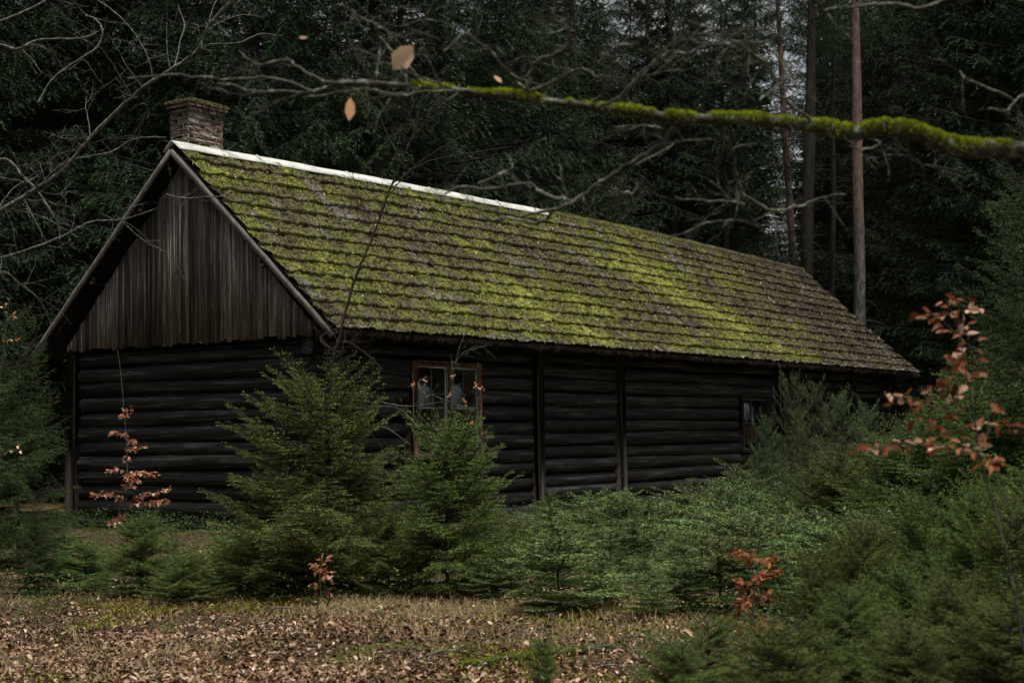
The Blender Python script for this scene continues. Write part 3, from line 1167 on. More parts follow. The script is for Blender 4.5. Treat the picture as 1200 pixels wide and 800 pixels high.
# ------------------------------------------------------------------ forest wall behind the cabin
rows = {
    'front row behind the cabin': [(-150, 34), (-60, 37), (40, 40), (130, 40), (215, 41), (330, 38), (430, 40), (520, 43), (610, 44), (700, 46), (790, 47.5), (868, 49),
                                   (1150, 52), (1235, 46), (1330, 38)],
    'second row of the forest': [(-90, 38), (10, 41), (90, 43), (180, 45), (275, 47), (385, 49), (470, 51), (560, 53), (655, 55), (745, 57), (835, 58), (1080, 62), (740, 66), (640, 64), (900, 71), (968, 66), (1040, 61), (1110, 53), (1165, 48), (1240, 45), (1330, 42)],
    'third row of the forest': [(-40, 52), (70, 55), (150, 58), (250, 60), (345, 62), (440, 64), (530, 66), (630, 68), (720, 70), (985, 72), (1060, 70), (1150, 66), (1250, 62)],
    'fourth row of the forest': [(-20, 72), (60, 74), (120, 76), (200, 73), (290, 76), (370, 75), (460, 74), (555, 77), (640, 76), (700, 78), (780, 76), (845, 79), (1005, 79), (1100, 76), (1210, 74)],
}
for rn, lst in rows.items():
    for k, (px_, dd) in enumerate(lst):
        while True:   # keep every crown clear of the cabin
            q0 = at(px_, 400, dd)
            lx_, ly_ = (q0[0] - HX) * UX + (dd - HY) * UY, -(q0[0] - HX) * UY + (dd - HY) * UX
            if ly_ > W + 3.9 or lx_ > L + 4.2 or lx_ < -4:
                break
            dd += .5
        p = at(px_, 400, dd)
        hx = p[0] + U(-.4, .4)
        s = U(.85, 1.12)
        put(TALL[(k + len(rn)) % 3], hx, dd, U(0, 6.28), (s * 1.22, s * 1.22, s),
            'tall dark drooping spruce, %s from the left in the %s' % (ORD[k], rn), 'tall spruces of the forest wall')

# pine trunks
def trunk_tree(name, label, cat, px0, py0, px1, py1, d, r0, r1, bm, crown_z, H, cr, stubs=8, group=None):
    p0, p1 = at(px0, py0, d), at(px1, py1, d)
    sl = (p1 - p0) / (p1[2] - p0[2])
    x0 = p0[0] - sl[0] * p0[2]
    root = thing(name, label, cat, (x0, d, float(gz(x0, d))), 0, group)
    mb = MB()
    z = np.linspace(-.3, H, 40)
    P = np.stack([sl[0] * z + (vn(z * .3, z * 0, px0) - .5) * .12, (vn(z * .3, z * 0, 5) - .5) * .12, z], 1)
    R = r0 + (r1 - r0) * z / 12
    R = np.where(z > 12, np.maximum(r1 * (1 - (z - 12) / (H - 11.5)), .02), R)
    tube(mb, P, R, 12, .5 + .3 * np.clip((z - 8) / 5, -1, 1) * 0.8, .05)
    mb.build('trunk', bm, root, True)
    for k in range(stubs):
        mb = MB()
        zz = U(4, crown_z)
        a = U(0, 6.28)
        l_ = U(.25, 1.3)
        c = np.array([np.interp(zz, z, P[:, 0]), np.interp(zz, z, P[:, 1]), zz])
        pp = [c, c + [math.cos(a) * l_ * .5, math.sin(a) * l_ * .5, U(-.05, .15)], c + [math.cos(a) * l_, math.sin(a) * l_, U(-.25, .2)]]
        tube(mb, smooth_path(pp, 4, .01), np.linspace(.022, .006, 9), 5, .3)
        mb.build('dead_branch', M['bark_dark'], root)
    leaf = MB()
    n = 700
    A = []
    az, zz = U(0, 6.28, n), U(crown_z, H, n)
    rr = cr * np.sqrt(np.clip(1 - ((zz - crown_z) / (H - crown_z)) ** 2, .05, 1)) * U(.2, 1, n)
    A = np.stack([np.cos(az) * rr + sl[0] * zz, np.sin(az) * rr, zz + rr * .2], 1)
    for r_ in range(9):
        D = unit(rng.normal(size=(n, 3)) + [0, 0, .2])
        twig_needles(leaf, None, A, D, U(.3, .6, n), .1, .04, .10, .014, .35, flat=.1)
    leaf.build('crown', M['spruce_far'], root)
    return root


trunk_tree('pine_tree', 'pine with a straight pinkish bark trunk, just behind the far end of the roof', 'pine tree', 1007, 360, 1003, 60, 47, .20, .15, M['bark_pine'], 13.4, 23, 2.4)
trunk_tree('pine_tree', 'slimmer reddish pine trunk rising behind the roof ridge, left of the straight pink trunk', 'pine tree', 930, 300, 915, 80, 54, .155, .12, M['bark_pine'], 15.5, 24, 2.4, 10)
trunk_tree('spruce_tree', 'dark bare spruce trunk between the two pinkish pine trunks', 'spruce tree', 946, 300, 950, 60, 51, .24, .19, M['bark_dark'], 14.5, 24, 2.2, 26)
trunk_tree('spruce_tree', 'thin dark spruce trunk close left of the straight pink trunk', 'spruce tree', 974, 300, 976, 60, 58, .14, .1, M['bark_dark'], 15, 22, 2, 26)
trunk_tree('spruce_tree', 'thick dark spruce trunk seen above the middle of the roof ridge', 'spruce tree', 637, 240, 640, 60, 56, .32, .28, M['bark_dark'], 13, 25, 3, 22)

# distant wood: closes the view all round, behind the camera too
mb = MB()
wd = MB()
pos = []
for k in range(300):
    a = U(-math.pi, math.pi) if k < 150 else math.pi / 2 + U(-.42, .42)
    r = U(78, 112) if abs(a - math.pi / 2) < .5 else U(34, 80)
    x, y_ = r * math.cos(a), r * math.sin(a)
    if y_ > 18 and abs(x) < 22 and y_ < 76: continue
    if .165 < x / y_ < .20: continue
    pos.append((x, y_))
for (x, y_) in pos:
    h_ = U(20, 27)
    zz = U(.5, h_, 260)
    az = U(0, 6.28, 260)
    rr = 3.0 * (1 - zz / h_) ** .7
    A = np.stack([x + 0 * zz, y_ + 0 * zz, zz + gz(x, y_)], 1)
    D = unit(np.stack([np.cos(az), np.sin(az), -.3 + 0 * az], 1))
    twig_needles(mb, None, A, D, rr + .3, .2, .12, .75, .26, .3, flat=.1, spread=.6)
    tube(mb, [(x, y_, -.5), (x, y_, h_ * .5), (x, y_, h_)], [.25, .15, .03], 6, .0)
o = mb.build('distant_wood', M['spruce_far'])
tag(o, 'far dark conifer wood closing the view behind the clearing', 'woodland', kind='stuff')

# ------------------------------------------------------------------ young spruces in front of the cabin
def place(proto, px_, py_, top, label, group, rz=None, wide=1.0, hproto=None, sc=None):
    x, y_ = ground(px_, py_)
    Hm = (py_ - top) / F * y_
    s = Hm / hproto
    put(proto, x, y_, U(0, 6.28) if rz is None else rz, (s * wide, s * wide, s), label, group)


gY = 'young spruces in front of the cabin'
place(YOUNG[0], 385, 688, 430, 'tallest young spruce in front of the cabin, left of the large window', gY, hproto=2.2, wide=1.15)
place(YOUNG[1], 525, 692, 484, 'bushy young spruce covering the lower half of the large window', gY, hproto=2.0, wide=1.08)
place(YOUNG[1], 325, 694, 552, 'short spruce crowding the left foot of the tallest young spruce', gY, hproto=2.0, wide=1.25)
place(YOUNG[0], 455, 694, 585, 'low spruce between the two big young spruces', gY, hproto=2.2, wide=1.1)
place(YOUNG[0], 165, 692, 600, 'small spruce under the copper leaved sapling at the gable end', gY, hproto=2.2, wide=1.6)
place(YOUNG[1], 262, 688, 628, 'low spreading spruce at the foot of the gable logs', gY, hproto=2.0, wide=1.7)
place(YOUNG[1], 575, 680, 590, 'small spruce right of the bushy one below the window', gY, hproto=2.0, wide=1.2)
place(YOUNG[0], 100, 686, 622, 'low dark spruce at the left corner post of the gable', gY, hproto=2.2, wide=1.9)
place(YOUNG[1], 215, 700, 640, 'flat spruce in front of the gable logs, nearest the litter', gY, hproto=2.0, wide=1.9)
place(YOUNG[0], 298, 684, 622, 'small spruce between the gable logs and the tallest young spruce', gY, hproto=2.2, wide=1.7)
for k, (px_, py_, top) in enumerate([(75, 660, 622), (128, 672, 634), (205, 662, 624), (262, 655, 612)]):
    place(SEED[k % 3], px_, py_, top, 'low fir seedling at the foot of the gable logs, %s in its row' % ORD[k], 'fir seedlings along the gable wall', hproto=[.8, 1.0, .65][k % 3], wide=1.15)
gD = 'shaded spruces at the sides'
put(DARK, *ground(22, 664), .3, (.5, .5, .60), 'dark spruce at the left edge beside the gable wall', gD)
put(DARK, *ground(-95, 690), 2.3, .7, 'dark spruce cut by the left edge of the picture', gD)
put(DARK, *ground(40, 690), 2.9, (.22, .22, .2), 'little dark spruce bush in the lower left corner', gD)
put(DARK, *ground(1240, 690), 1.1, (.72, .72, .86), 'tall dark green spruce cut by the right edge of the picture', gD)
put(DARK, *ground(1205, 655), 4.1, (.5, .5, .6), 'dark spruce beyond the copper leaves on the right', gD)
put(DARK, *ground(1215, 628), 3.3, (.85, .85, .95), 'big shaded spruce behind the right hand thicket', gD)

gM = 'young spruces of the right hand thicket, in front of the far end of the wall'
for k, (px_, py_, top, v_, w_) in enumerate([(945, 668, 545, 1, 1.2), (990, 672, 520, 0, 1.2), (1035, 676, 505, 1, 1.2), (1075, 684, 490, 0, 1.2), (1110, 668, 470, 1, 1.1), (1150, 690, 455, 0, 1.2), (1190, 672, 430, 1, 1.2)]):
    place(YOUNG[v_], px_, py_, top, 'mid distance young spruce, %s from the left behind the copper leaves' % ORD[k], gM, hproto=[2.2, 2.0][v_], wide=w_)

# young pines
gP = 'thin young pines near the far end of the long wall'
for k, (px_, py_, top, w_) in enumerate([(932, 628, 436, .8), (958, 636, 450, .9), (905, 640, 490, .9), (990, 640, 462, 1.1), (1022, 648, 478, 1.1)]):
    place(PINE[k % 2], px_, py_, top, 'thin grey green young pine, %s from the left in the %s of the thicket' % (ORD[[1, 2, 0, 3, 4][k]], 'misty pines'), gP, hproto=[3.0, 2.6][k % 2], wide=w_)

# fir seedlings: rows from far to near
gS = 'low fir seedlings in front of the long wall'
seed = [(640, 625, 585), (700, 640, 576), (742, 645, 580), (780, 640, 588), (820, 640, 570), (850, 655, 566), (890, 650, 560), (610, 655, 605), (665, 668, 620),
        (720, 672, 628), (770, 680, 640), (600, 700, 650), (650, 712, 640), (700, 712, 655), (745, 700, 650), (800, 690, 630), (840, 690, 622), (870, 675, 600), (915, 680, 600),
        (960, 680, 590), (1010, 680, 590), (1060, 690, 600), (1110, 690, 590), (640, 690, 640), (570, 672, 632), (925, 660, 575), (1000, 660, 565)]
seed += [(610, 640, 600), (655, 640, 592), (690, 650, 598), (730, 632, 582), (765, 642, 584), (800, 634, 574), (845, 642, 568), (870, 632, 552), (590, 655, 612), (705, 662, 612), (815, 655, 590)] + [(k, r, r - h) for (k, r, h) in [(625, 655, 40), (680, 655, 45), (735, 660, 50), (790, 665, 60), (830, 668, 60), (895, 690, 80), (940, 700, 85), (985, 705, 90), (1035, 705, 90), (1085, 712, 90), (755, 725, 45), (810, 720, 60), (855, 718, 70), (900, 722, 75), (560, 700, 45), (590, 690, 50)]]
seed = [(a_ + U(-12, 12), b_ + U(-4, 7), c_ + U(-14, 4)) for i_, (a_, b_, c_) in enumerate(sorted(seed)) if i_ % 9 < 8 or b_ < 665]
seed.sort()
for k, (px_, py_, top) in enumerate(seed):
    place(SEED[k % 3], px_, py_, top, 'low bright fir seedling, %s from the left in front of the long wall' % ORD[k], gS, hproto=[.8, 1.0, .65][k % 3], wide=U(1.05, 1.45))

gF = 'near young spruces at the lower right'
near = [(1015, 800, 610, 0, .8), (1085, 780, 590, 1, .8), (1145, 800, 585, 0, .8), (830, 840, 725, 0, 1.3), (950, 800, 640, 1, .9), (1000, 850, 700, 0, 1.1), (1060, 810, 660, 0, 1.0), (1120, 840, 690, 1, 1.1), (1190, 820, 600, 0, 1.0), (800, 860, 755, 1, 1.6), (1010, 760, 620, 1, 1.0),
        (1110, 750, 610, 1, 1.2), (1165, 740, 560, 0, 1.0), (1230, 780, 560, 1, 1.2), (1075, 890, 745, 0, 1.6), (930, 900, 745, 1, 1.6), (1190, 900, 720, 0, 1.4), (640, 815, 760, 1, .8)]
near.sort()
for k, (px_, py_, top, v_, w_) in enumerate(near):
    place(YOUNG[v_], px_, py_, top, 'slightly blurred near spruce, %s from the left in the lower right thicket' % ORD[k], gF, hproto=[2.2, 2.0][v_], wide=w_)

# ------------------------------------------------------------------ beech saplings with copper leaves
def sapling(label, base, path, sprays, r0, lsize, nleaf, tint=(.2, 1), group='beech saplings with copper leaves', name='beech_sapling', extra=()):
    """base (x,y,z); path and sprays are world polylines"""
    root = thing(name, label, 'sapling', tuple(base), 0, group)
    b = np.array(base)
    st, lf = MB(), MB()
    P = smooth_path(np.array(path) - b, 6, .002)
    tube(st, P, np.linspace(r0, r0 * .3, len(P)), 6, .45, .05)
    for sp in sprays:
        S = smooth_path(np.array(sp) - b, 6, .003)
        tube(st, S, np.linspace(r0 * .5, r0 * .18, len(S)), 4, .45)
        seg = np.linalg.norm(np.diff(S, axis=0), axis=1).sum()
        n = max(4, int(seg * nleaf))
        t = U(.12, 1, n) * (len(S) - 1)
        i = np.minimum(t.astype(int), len(S) - 2)
        p = S[i] + (S[i + 1] - S[i]) * (t - i)[:, None]
        d = unit(S[i + 1] - S[i])
        side = unit(np.cross(d, [0, 0, 1.])) * np.where(U(0, 1, n) < .5, -1, 1)[:, None]
        dd = unit(d * .5 + side * .8 + rng.normal(size=(n, 3)) * .4 + [0, 0, -.35])
        off = side * U(0, lsize * .8, (n, 1)) + rng.normal(size=(n, 3)) * lsize * .2
        leaves(lf, p + off, dd, U(lsize * .65, lsize * 1.2, n), U(tint[0], tint[1], n), ratio=.6, curl=.3)
    st.build('stem', M['bark_thin'], root, True)
    lf.build('leaves', M['copper'], root)
    return root


def pxs(lst, d, dj=.15):
    return [at(a, b, d + (U(-dj, dj) if k else 0)) for k, (a, b) in enumerate(lst)]


x, y_ = ground(150, 668)
sapling('slim sapling with tiers of orange leaves before the gable logs', (x, y_, float(gz(x, y_))), pxs([(150, 668), (148, 600), (149, 540), (146, 490), (140, 425), (134, 400)], y_, .02),
        [pxs(l, y_, .3) for l in ([(149, 512), (140, 508), (130, 508)], [(149, 512), (156, 520)], [(148, 525), (158, 526), (170, 524)], [(148, 552), (136, 550), (128, 551)], [(148, 556), (165, 554), (182, 556)], [(148, 545), (150, 535)],
                                  [(148, 585), (130, 580), (110, 580)], [(148, 588), (170, 580), (198, 574)], [(148, 590), (175, 590), (196, 586)], [(147, 492), (149, 478)], [(148, 600), (138, 610), (132, 612)], [(148, 566), (151, 572)], [(148, 555), (156, 562), (160, 566)])],
        .009, .05, 105, (.3, 1))
x, y_ = ground(376, 702)
sapling('tiny orange leaved sapling on the leaf litter below the tallest spruce', (x, y_, float(gz(x, y_))), pxs([(376, 702), (375, 680), (374, 660)], y_, .02),
        [pxs(l, y_, .1) for l in ([(375, 668), (366, 662)], [(375, 672), (384, 668)], [(375, 682), (366, 684)], [(375, 680), (386, 678)], [(375, 692), (382, 696)], [(374, 664), (378, 656)])], .007, .06, 150, (.3, .95))
x, y_ = ground(880, 800)
sapling('rust red sapling among the young firs right of the litter', (x, y_, float(gz(x, y_))), pxs([(880, 800), (882, 720), (884, 680), (876, 645)], y_, .02),
        [pxs(l, y_, .1) for l in ([(882, 660), (872, 652), (868, 646)], [(882, 664), (895, 656), (904, 656)], [(883, 680), (868, 684)], [(883, 684), (900, 672), (908, 668)], [(882, 705), (866, 704)], [(882, 700), (898, 696)],
                                  [(881, 720), (898, 724), (905, 734)], [(881, 722), (868, 718)], [(880, 735), (895, 740)], [(880, 738), (866, 734)], [(882, 690), (888, 680)])], .006, .052, 150, (.05, .65))
x, y_ = ground(1070, 700)
sapling('small rusty sapling half hidden in the right thicket', (x, y_, float(gz(x, y_))), pxs([(1070, 700), (1068, 675), (1066, 650)], y_, .02),
        [pxs(l, y_, .1) for l in ([(1066, 660), (1054, 648)], [(1066, 660), (1078, 656)], [(1067, 668), (1080, 666)], [(1066, 656), (1060, 646)])], .005, .05, 60, (.1, .7))
# left edge sprigs
sapling('leafy twig sapling with pale orange leaves at the left edge', (*at(-30, 640, 15)[:2], float(gz(*at(-30, 640, 15)[:2]))), [(*at(-30, 640, 15)[:2], 0)] + pxs([(-20, 560), (-5, 480), (5, 400), (12, 340)], 15, .02),
        [pxs(l, 15, .2) for l in ([(-10, 545), (10, 528), (26, 526)], [(-15, 560), (5, 545)], [(8, 375), (22, 362)], [(8, 370), (2, 352)], [(5, 400), (20, 396)])], .008, .04, 26, (.4, 1))

# near right beech, out of focus
D0 = 5.2
bx = at(1215, 700, D0)
sapling('near blurred beech sapling with copper leaves hanging at the right edge', (bx[0], D0, float(gz(bx[0], D0))),
        [(bx[0], D0, 0)] + pxs([(1205, 800), (1190, 700), (1172, 620), (1150, 540), (1138, 470), (1128, 410), (1122, 372)], D0, .01),
        [pxs(l, D0, .12) for l in ([(1127, 405), (1118, 372), (1108, 350)], [(1130, 400), (1100, 372), (1086, 366)], [(1126, 390), (1130, 366), (1124, 352)], [(1136, 450), (1120, 430), (1108, 420)], [(1132, 430), (1136, 405), (1132, 380)],
                                   [(1145, 510), (1100, 480), (1060, 470), (1035, 462)], [(1145, 500), (1110, 460), (1080, 452)], [(1148, 530), (1090, 520), (1050, 520), (1010, 532)], [(1150, 540), (1100, 500), (1075, 492)],
                                   [(1150, 525), (1165, 495), (1195, 500), (1215, 498)], [(1152, 545), (1140, 520), (1120, 535)], [(1150, 500), (1160, 480), (1180, 478)], [(1140, 470), (1134, 445), (1140, 432)],
                                   [(1150, 530), (1160, 540), (1150, 548)])],
        .006, .041, 52, (.0, 1.0))

# ------------------------------------------------------------------ bare branches
def grow(mb, p, d, l, r, depth, tint=.5, g=-.05, wob=.35, kids=3, sides=5):
    n = max(4, int(l / (.06 + r * 4)))
    n = min(n, 14)
    P = [p]
    d = unit(np.array(d, float))
    for k in range(n):
        d = unit(d + rng.normal(size=3) * wob / math.sqrt(n) + [0, 0, g / n * 2])
        P.append(P[-1] + d * l / n)
    P = np.array(P)
    tube(mb, P, np.linspace(r, r * .35, len(P)), sides if depth > 1 else 3, tint + U(-.15, .2), .12, False)
    if depth > 0:
        for k in range(kids):
            i = int(U(.2, .95) * n)
            a = unit(P[min(i + 1, n)] - P[max(i - 1, 0)])
            q_ = unit(a + rng.normal(size=3) * .75)
            grow(mb, P[i], q_, l * U(.35, .6), r * .55 * (1 - .4 * i / n), depth - 1, tint, g, wob, kids, sides)


def authored(mb, pts, d0, d1, w0, w1, twigs=6, tl=.35, depth=2, tint=.5, g=-.05, rough=.1, wob=.004, m=6, sides=7):
    """branch along pixel points at a real distance; widths in pixels of the photo"""
    n = len(pts)
    dd = np.linspace(d0, d1, n)
    P = smooth_path([at(a, b, d) for (a, b), d in zip(pts, dd)], m, wob)
    R = np.linspace(w0, w1, len(P)) / 2 / F * np.linspace(d0, d1, len(P))
    R = R * (1 + (fbm(np.arange(len(P)) * .45, np.zeros(len(P)), int(pts[0][0]) % 50, 2) - .5) * .5)
    tube(mb, P, R, sides, tint, rough)
    for k in range(twigs):
        i = int(U(.05, .97) * (len(P) - 1))
        a = unit(P[min(i + 1, len(P) - 1)] - P[max(i - 1, 0)])
        side = rng.normal(size=3)
        side[1] *= .6
        grow(mb, P[i], unit(a * .6 + unit(side)), tl * U(.5, 1.2), max(R[i] * .4, .0012), depth, tint, g)
    return P, R


# left bare tree (about as far as the cabin corner)
DL = 17.0
lx = at(-110, 400, DL)[0]
bt = thing('bare_tree', 'leafless lichen grey tree whose twigs arch in from the left edge', 'tree', (lx, DL, 0))
mb = MB()
Pt = smooth_path([(lx, DL, -.1), (lx + .1, DL, 1.5), (lx - .05, DL + .1, 3), (lx + .1, DL, 5), (lx + .05, DL, 7.5)], 6)
tube(mb, Pt, np.linspace(.13, .05, len(Pt)), 10, .4, .06)
mb.build('trunk', M['bark_branch'], bt, True)
LB = [
    ([(-112, 330), (-50, 275), (0, 247), (33, 227), (73, 200), (97, 172), (127, 140), (167, 103), (200, 82), (232, 58), (245, 30), (275, -5), (300, -40)], 5.5, 3, 26, .8, 2),
    ([(85, 187), (130, 178), (150, 166), (170, 161), (195, 161)], 2.4, 1.5, 3, .3, 1),
    ([(-112, 250), (-40, 200), (0, 187), (14, 191), (25, 205), (42, 222), (58, 246), (68, 262), (70, 280)], 4.5, 1.8, 8, .5, 2),
    ([(-112, 330), (-40, 310), (10, 300), (66, 280), (90, 268), (110, 259), (145, 257), (185, 244)], 4, 1.3, 12, .5, 2),
    ([(145, 262), (170, 283), (200, 300), (212, 322), (220, 334)], 1.6, 1.0, 4, .25, 1),
    ([(195, 228), (215, 232), (240, 231), (262, 230)], 2.0, 1.0, 5, .4, 2),
    ([(-112, 160), (-20, 60), (20, 58), (45, 47), (95, 45), (116, 37)], 4, 2.2, 8, .5, 2),
    ([(45, 120), (62, 92), (95, 68), (114, 55), (120, 37), (113, 24), (100, 18)], 2, 2.4, 5, .4, 2),
    ([(-112, 120), (-50, 40), (0, 25), (40, 8), (70, -10)], 4, 2, 8, .5, 2),
    ([(205, 78), (212, 45), (216, 30), (208, 5)], 1.5, 1.2, 4, .3, 1),
    ([(245, 52), (280, 50), (305, 40), (330, 42)], 1.6, 1.0, 4, .3, 1),
    ([(250, 30), (280, 18), (310, 20)], 1.4, .9, 3, .3, 1),
    ([(-112, 340), (-60, 330), (0, 318), (20, 330), (45, 350), (60, 380)], 3, 1, 10, .5, 2),
    ([(-110, 60), (0, -20), (90, -10), (140, 20), (170, 60), (180, 95)], 3, 1, 10, .5, 2),
]
for (pts, w0, w1, tw, tl, dp) in LB:
    mb = MB()
    authored(mb, pts, DL if pts[0][0] < -50 else DL + U(-.4, .4), DL + U(-.8, .8), w0, w1, tw, tl, dp, .6)
    mb.build('branch', M['bark_thin'], bt, True)

# thin whip in front of the roof with fine twigs
x, y_ = ground(392, 690)
wt = thing('bare_sapling', 'thin leafless whip crossing the roof above the tallest young spruce', 'sapling', (x, y_ + .5, 0))
mb = MB()
dW = y_ + .5
P, R = authored(mb, [(388, 690), (386, 560), (390, 430), (398, 395), (415, 330), (438, 275), (452, 235), (470, 190), (487, 150), (492, 120)], dW, dW, 4.5, 1.4, 10, .4, 2, .15, g=.1)
mb.build('stem', M['bark_young'], wt, True)
mb = MB()
for pts in ([(452, 235), (480, 200), (520, 172), (560, 150)], [(460, 215), (500, 190), (560, 178), (600, 172)], [(470, 190), (450, 150), (440, 120)], [(478, 170), (500, 140), (520, 100), (530, 80)], [(440, 270), (420, 230), (412, 200)],
            [(487, 150), (470, 110), (478, 70)], [(395, 400), (380, 370), (372, 345)], [(390, 410), (375, 395), (410, 378), (418, 360)], [(386, 440), (400, 400), (430, 415), (448, 432)], [(388, 430), (402, 405), (405, 385)]):
    authored(mb, pts, dW, dW + U(-.3, .3), 1.4, .8, 7, .3, 2, .2, g=.1)
mb.build('branch', M['bark_young'], wt, True)

# rose-like bare bush in front of the large window
rb = thing('bare_bush', 'leafless thorny bush with pale seed heads in front of the large window', 'bush', (*at(545, 660, 18.6)[:2], 0))
mb, sd = MB(), MB()
for pts in ([(545, 660), (540, 560), (532, 470), (530, 430), (528, 415)], [(530, 445), (536, 415), (545, 392), (552, 385)], [(532, 425), (545, 412), (560, 408), (570, 405)], [(500, 660), (495, 560), (490, 500), (500, 465), (520, 468), (545, 478)],
            [(490, 500), (470, 480), (445, 475)], [(560, 660), (566, 560), (562, 500), (557, 455), (561, 420)], [(480, 520), (450, 500), (430, 505)], [(500, 465), (490, 450), (500, 440)], [(440, 470), (480, 476), (520, 470)]):
    authored(mb, pts, 18.6, 18.6 + U(-.2, .2), 1.2, .8, 6, .25, 1, .5)
for (a, b_) in ((498, 447), (484, 450), (558, 452), (564, 455), (553, 496), (556, 498), (570, 510), (531, 440), (527, 462), (545, 470)):
    c = at(a, b_, 18.5)
    n = 10
    sd = MB()
    leaves(sd, c + rng.normal(size=(n, 3)) * .012, rng.normal(size=(n, 3)), .03, U(.4, 1, n), ratio=.7)
    sd.build('seed_head', M['copper'], rb)
mb.build('stem', M['bark_thin'], rb, True)

# ------------------------------------------------------------------ near oak with the mossy limb, out of focus
DN = 5.0
oak = thing('oak_tree', 'near oak reaching a mossy blurred limb across the top from the right', 'oak tree', (at(1390, 400, 5)[0], 5, 0))
mb = MB()
ox = at(1390, 400, DN)[0]
tube(mb, smooth_path([(ox + .1, DN, -.2), (ox + .02, DN, 1.2), (ox, DN, 2.6), (ox + .08, DN + .1, 4.5), (ox, DN, 7)], 6), np.linspace(.24, .12, 25), 12, .4, .05)
mb.build('trunk', M['bark_branch'], oak, True)
mb = MB()
main = [(1400, 200), (1300, 186), (1200, 176), (1130, 174), (1100, 167), (1080, 158), (1040, 150), (1000, 157), (960, 150), (880, 141), (800, 140), (760, 134), (690, 125), (620, 116), (560, 109), (500, 103), (440, 98), (380, 97)]
n = len(main)
P = smooth_path([at(a, b, DN) for (a, b) in main], 8, .002)
arc = np.linspace(0, 1, len(P))
wpx = np.interp(arc, [0, .12, .25, .4, .55, .7, .85, 1], [25, 23, 21, 18, 14, 11, 8, 6])
R = wpx / 2 / F * DN * (1 + (fbm(np.arange(len(P)) * .3, np.zeros(len(P)), 3, 3) - .5) * .5) * .88
tube(mb, P, R, 12, .45, .12)
br = mb.build('branch', M['bark_branch'], oak, True)
# moss on its upper side
ms = MB()
n = 60000
t = U(0, .9, n) * (len(P) - 1)
i = np.minimum(t.astype(int), len(P) - 2)
pc = P[i] + (P[i + 1] - P[i]) * (t - i)[:, None]
dens = fbm(t * .4, t * 0, 61, 3)
pxn = t / (len(P) - 1)
keep = U(0, 1, n) < np.clip((dens - .27) * 4.5, 0, 1) * np.clip(1.7 - 1.5 * pxn, .2, 1)
pc, t, i, dens = pc[keep], t[keep], i[keep], dens[keep]
n = len(pc)
T = unit(P[i + 1] - P[i])
sidev = unit(np.cross(T, [0, 0, 1.]))
upv = np.cross(sidev, T)
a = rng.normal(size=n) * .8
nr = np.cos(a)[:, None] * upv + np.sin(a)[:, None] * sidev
lump = (.0005 + .010 * np.clip((dens - .38) * 4, 0, 1))[:, None] * U(.3, 1, (n, 1))
p0 = pc + nr * (R[i][:, None] * .92 + lump)
D = unit(nr + rng.normal(size=(n, 3)) * .6)
w_ = unit(np.cross(D, rng.normal(size=(n, 3)))) * .0018
V = np.stack([p0 - w_, p0 + w_, p0 + D * U(.005, .014, (n, 1))], 1).reshape(-1, 3)
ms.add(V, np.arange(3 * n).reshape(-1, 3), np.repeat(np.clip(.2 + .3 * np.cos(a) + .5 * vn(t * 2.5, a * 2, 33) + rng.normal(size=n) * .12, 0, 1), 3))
ms.build('moss', M['moss_tuft'], br)

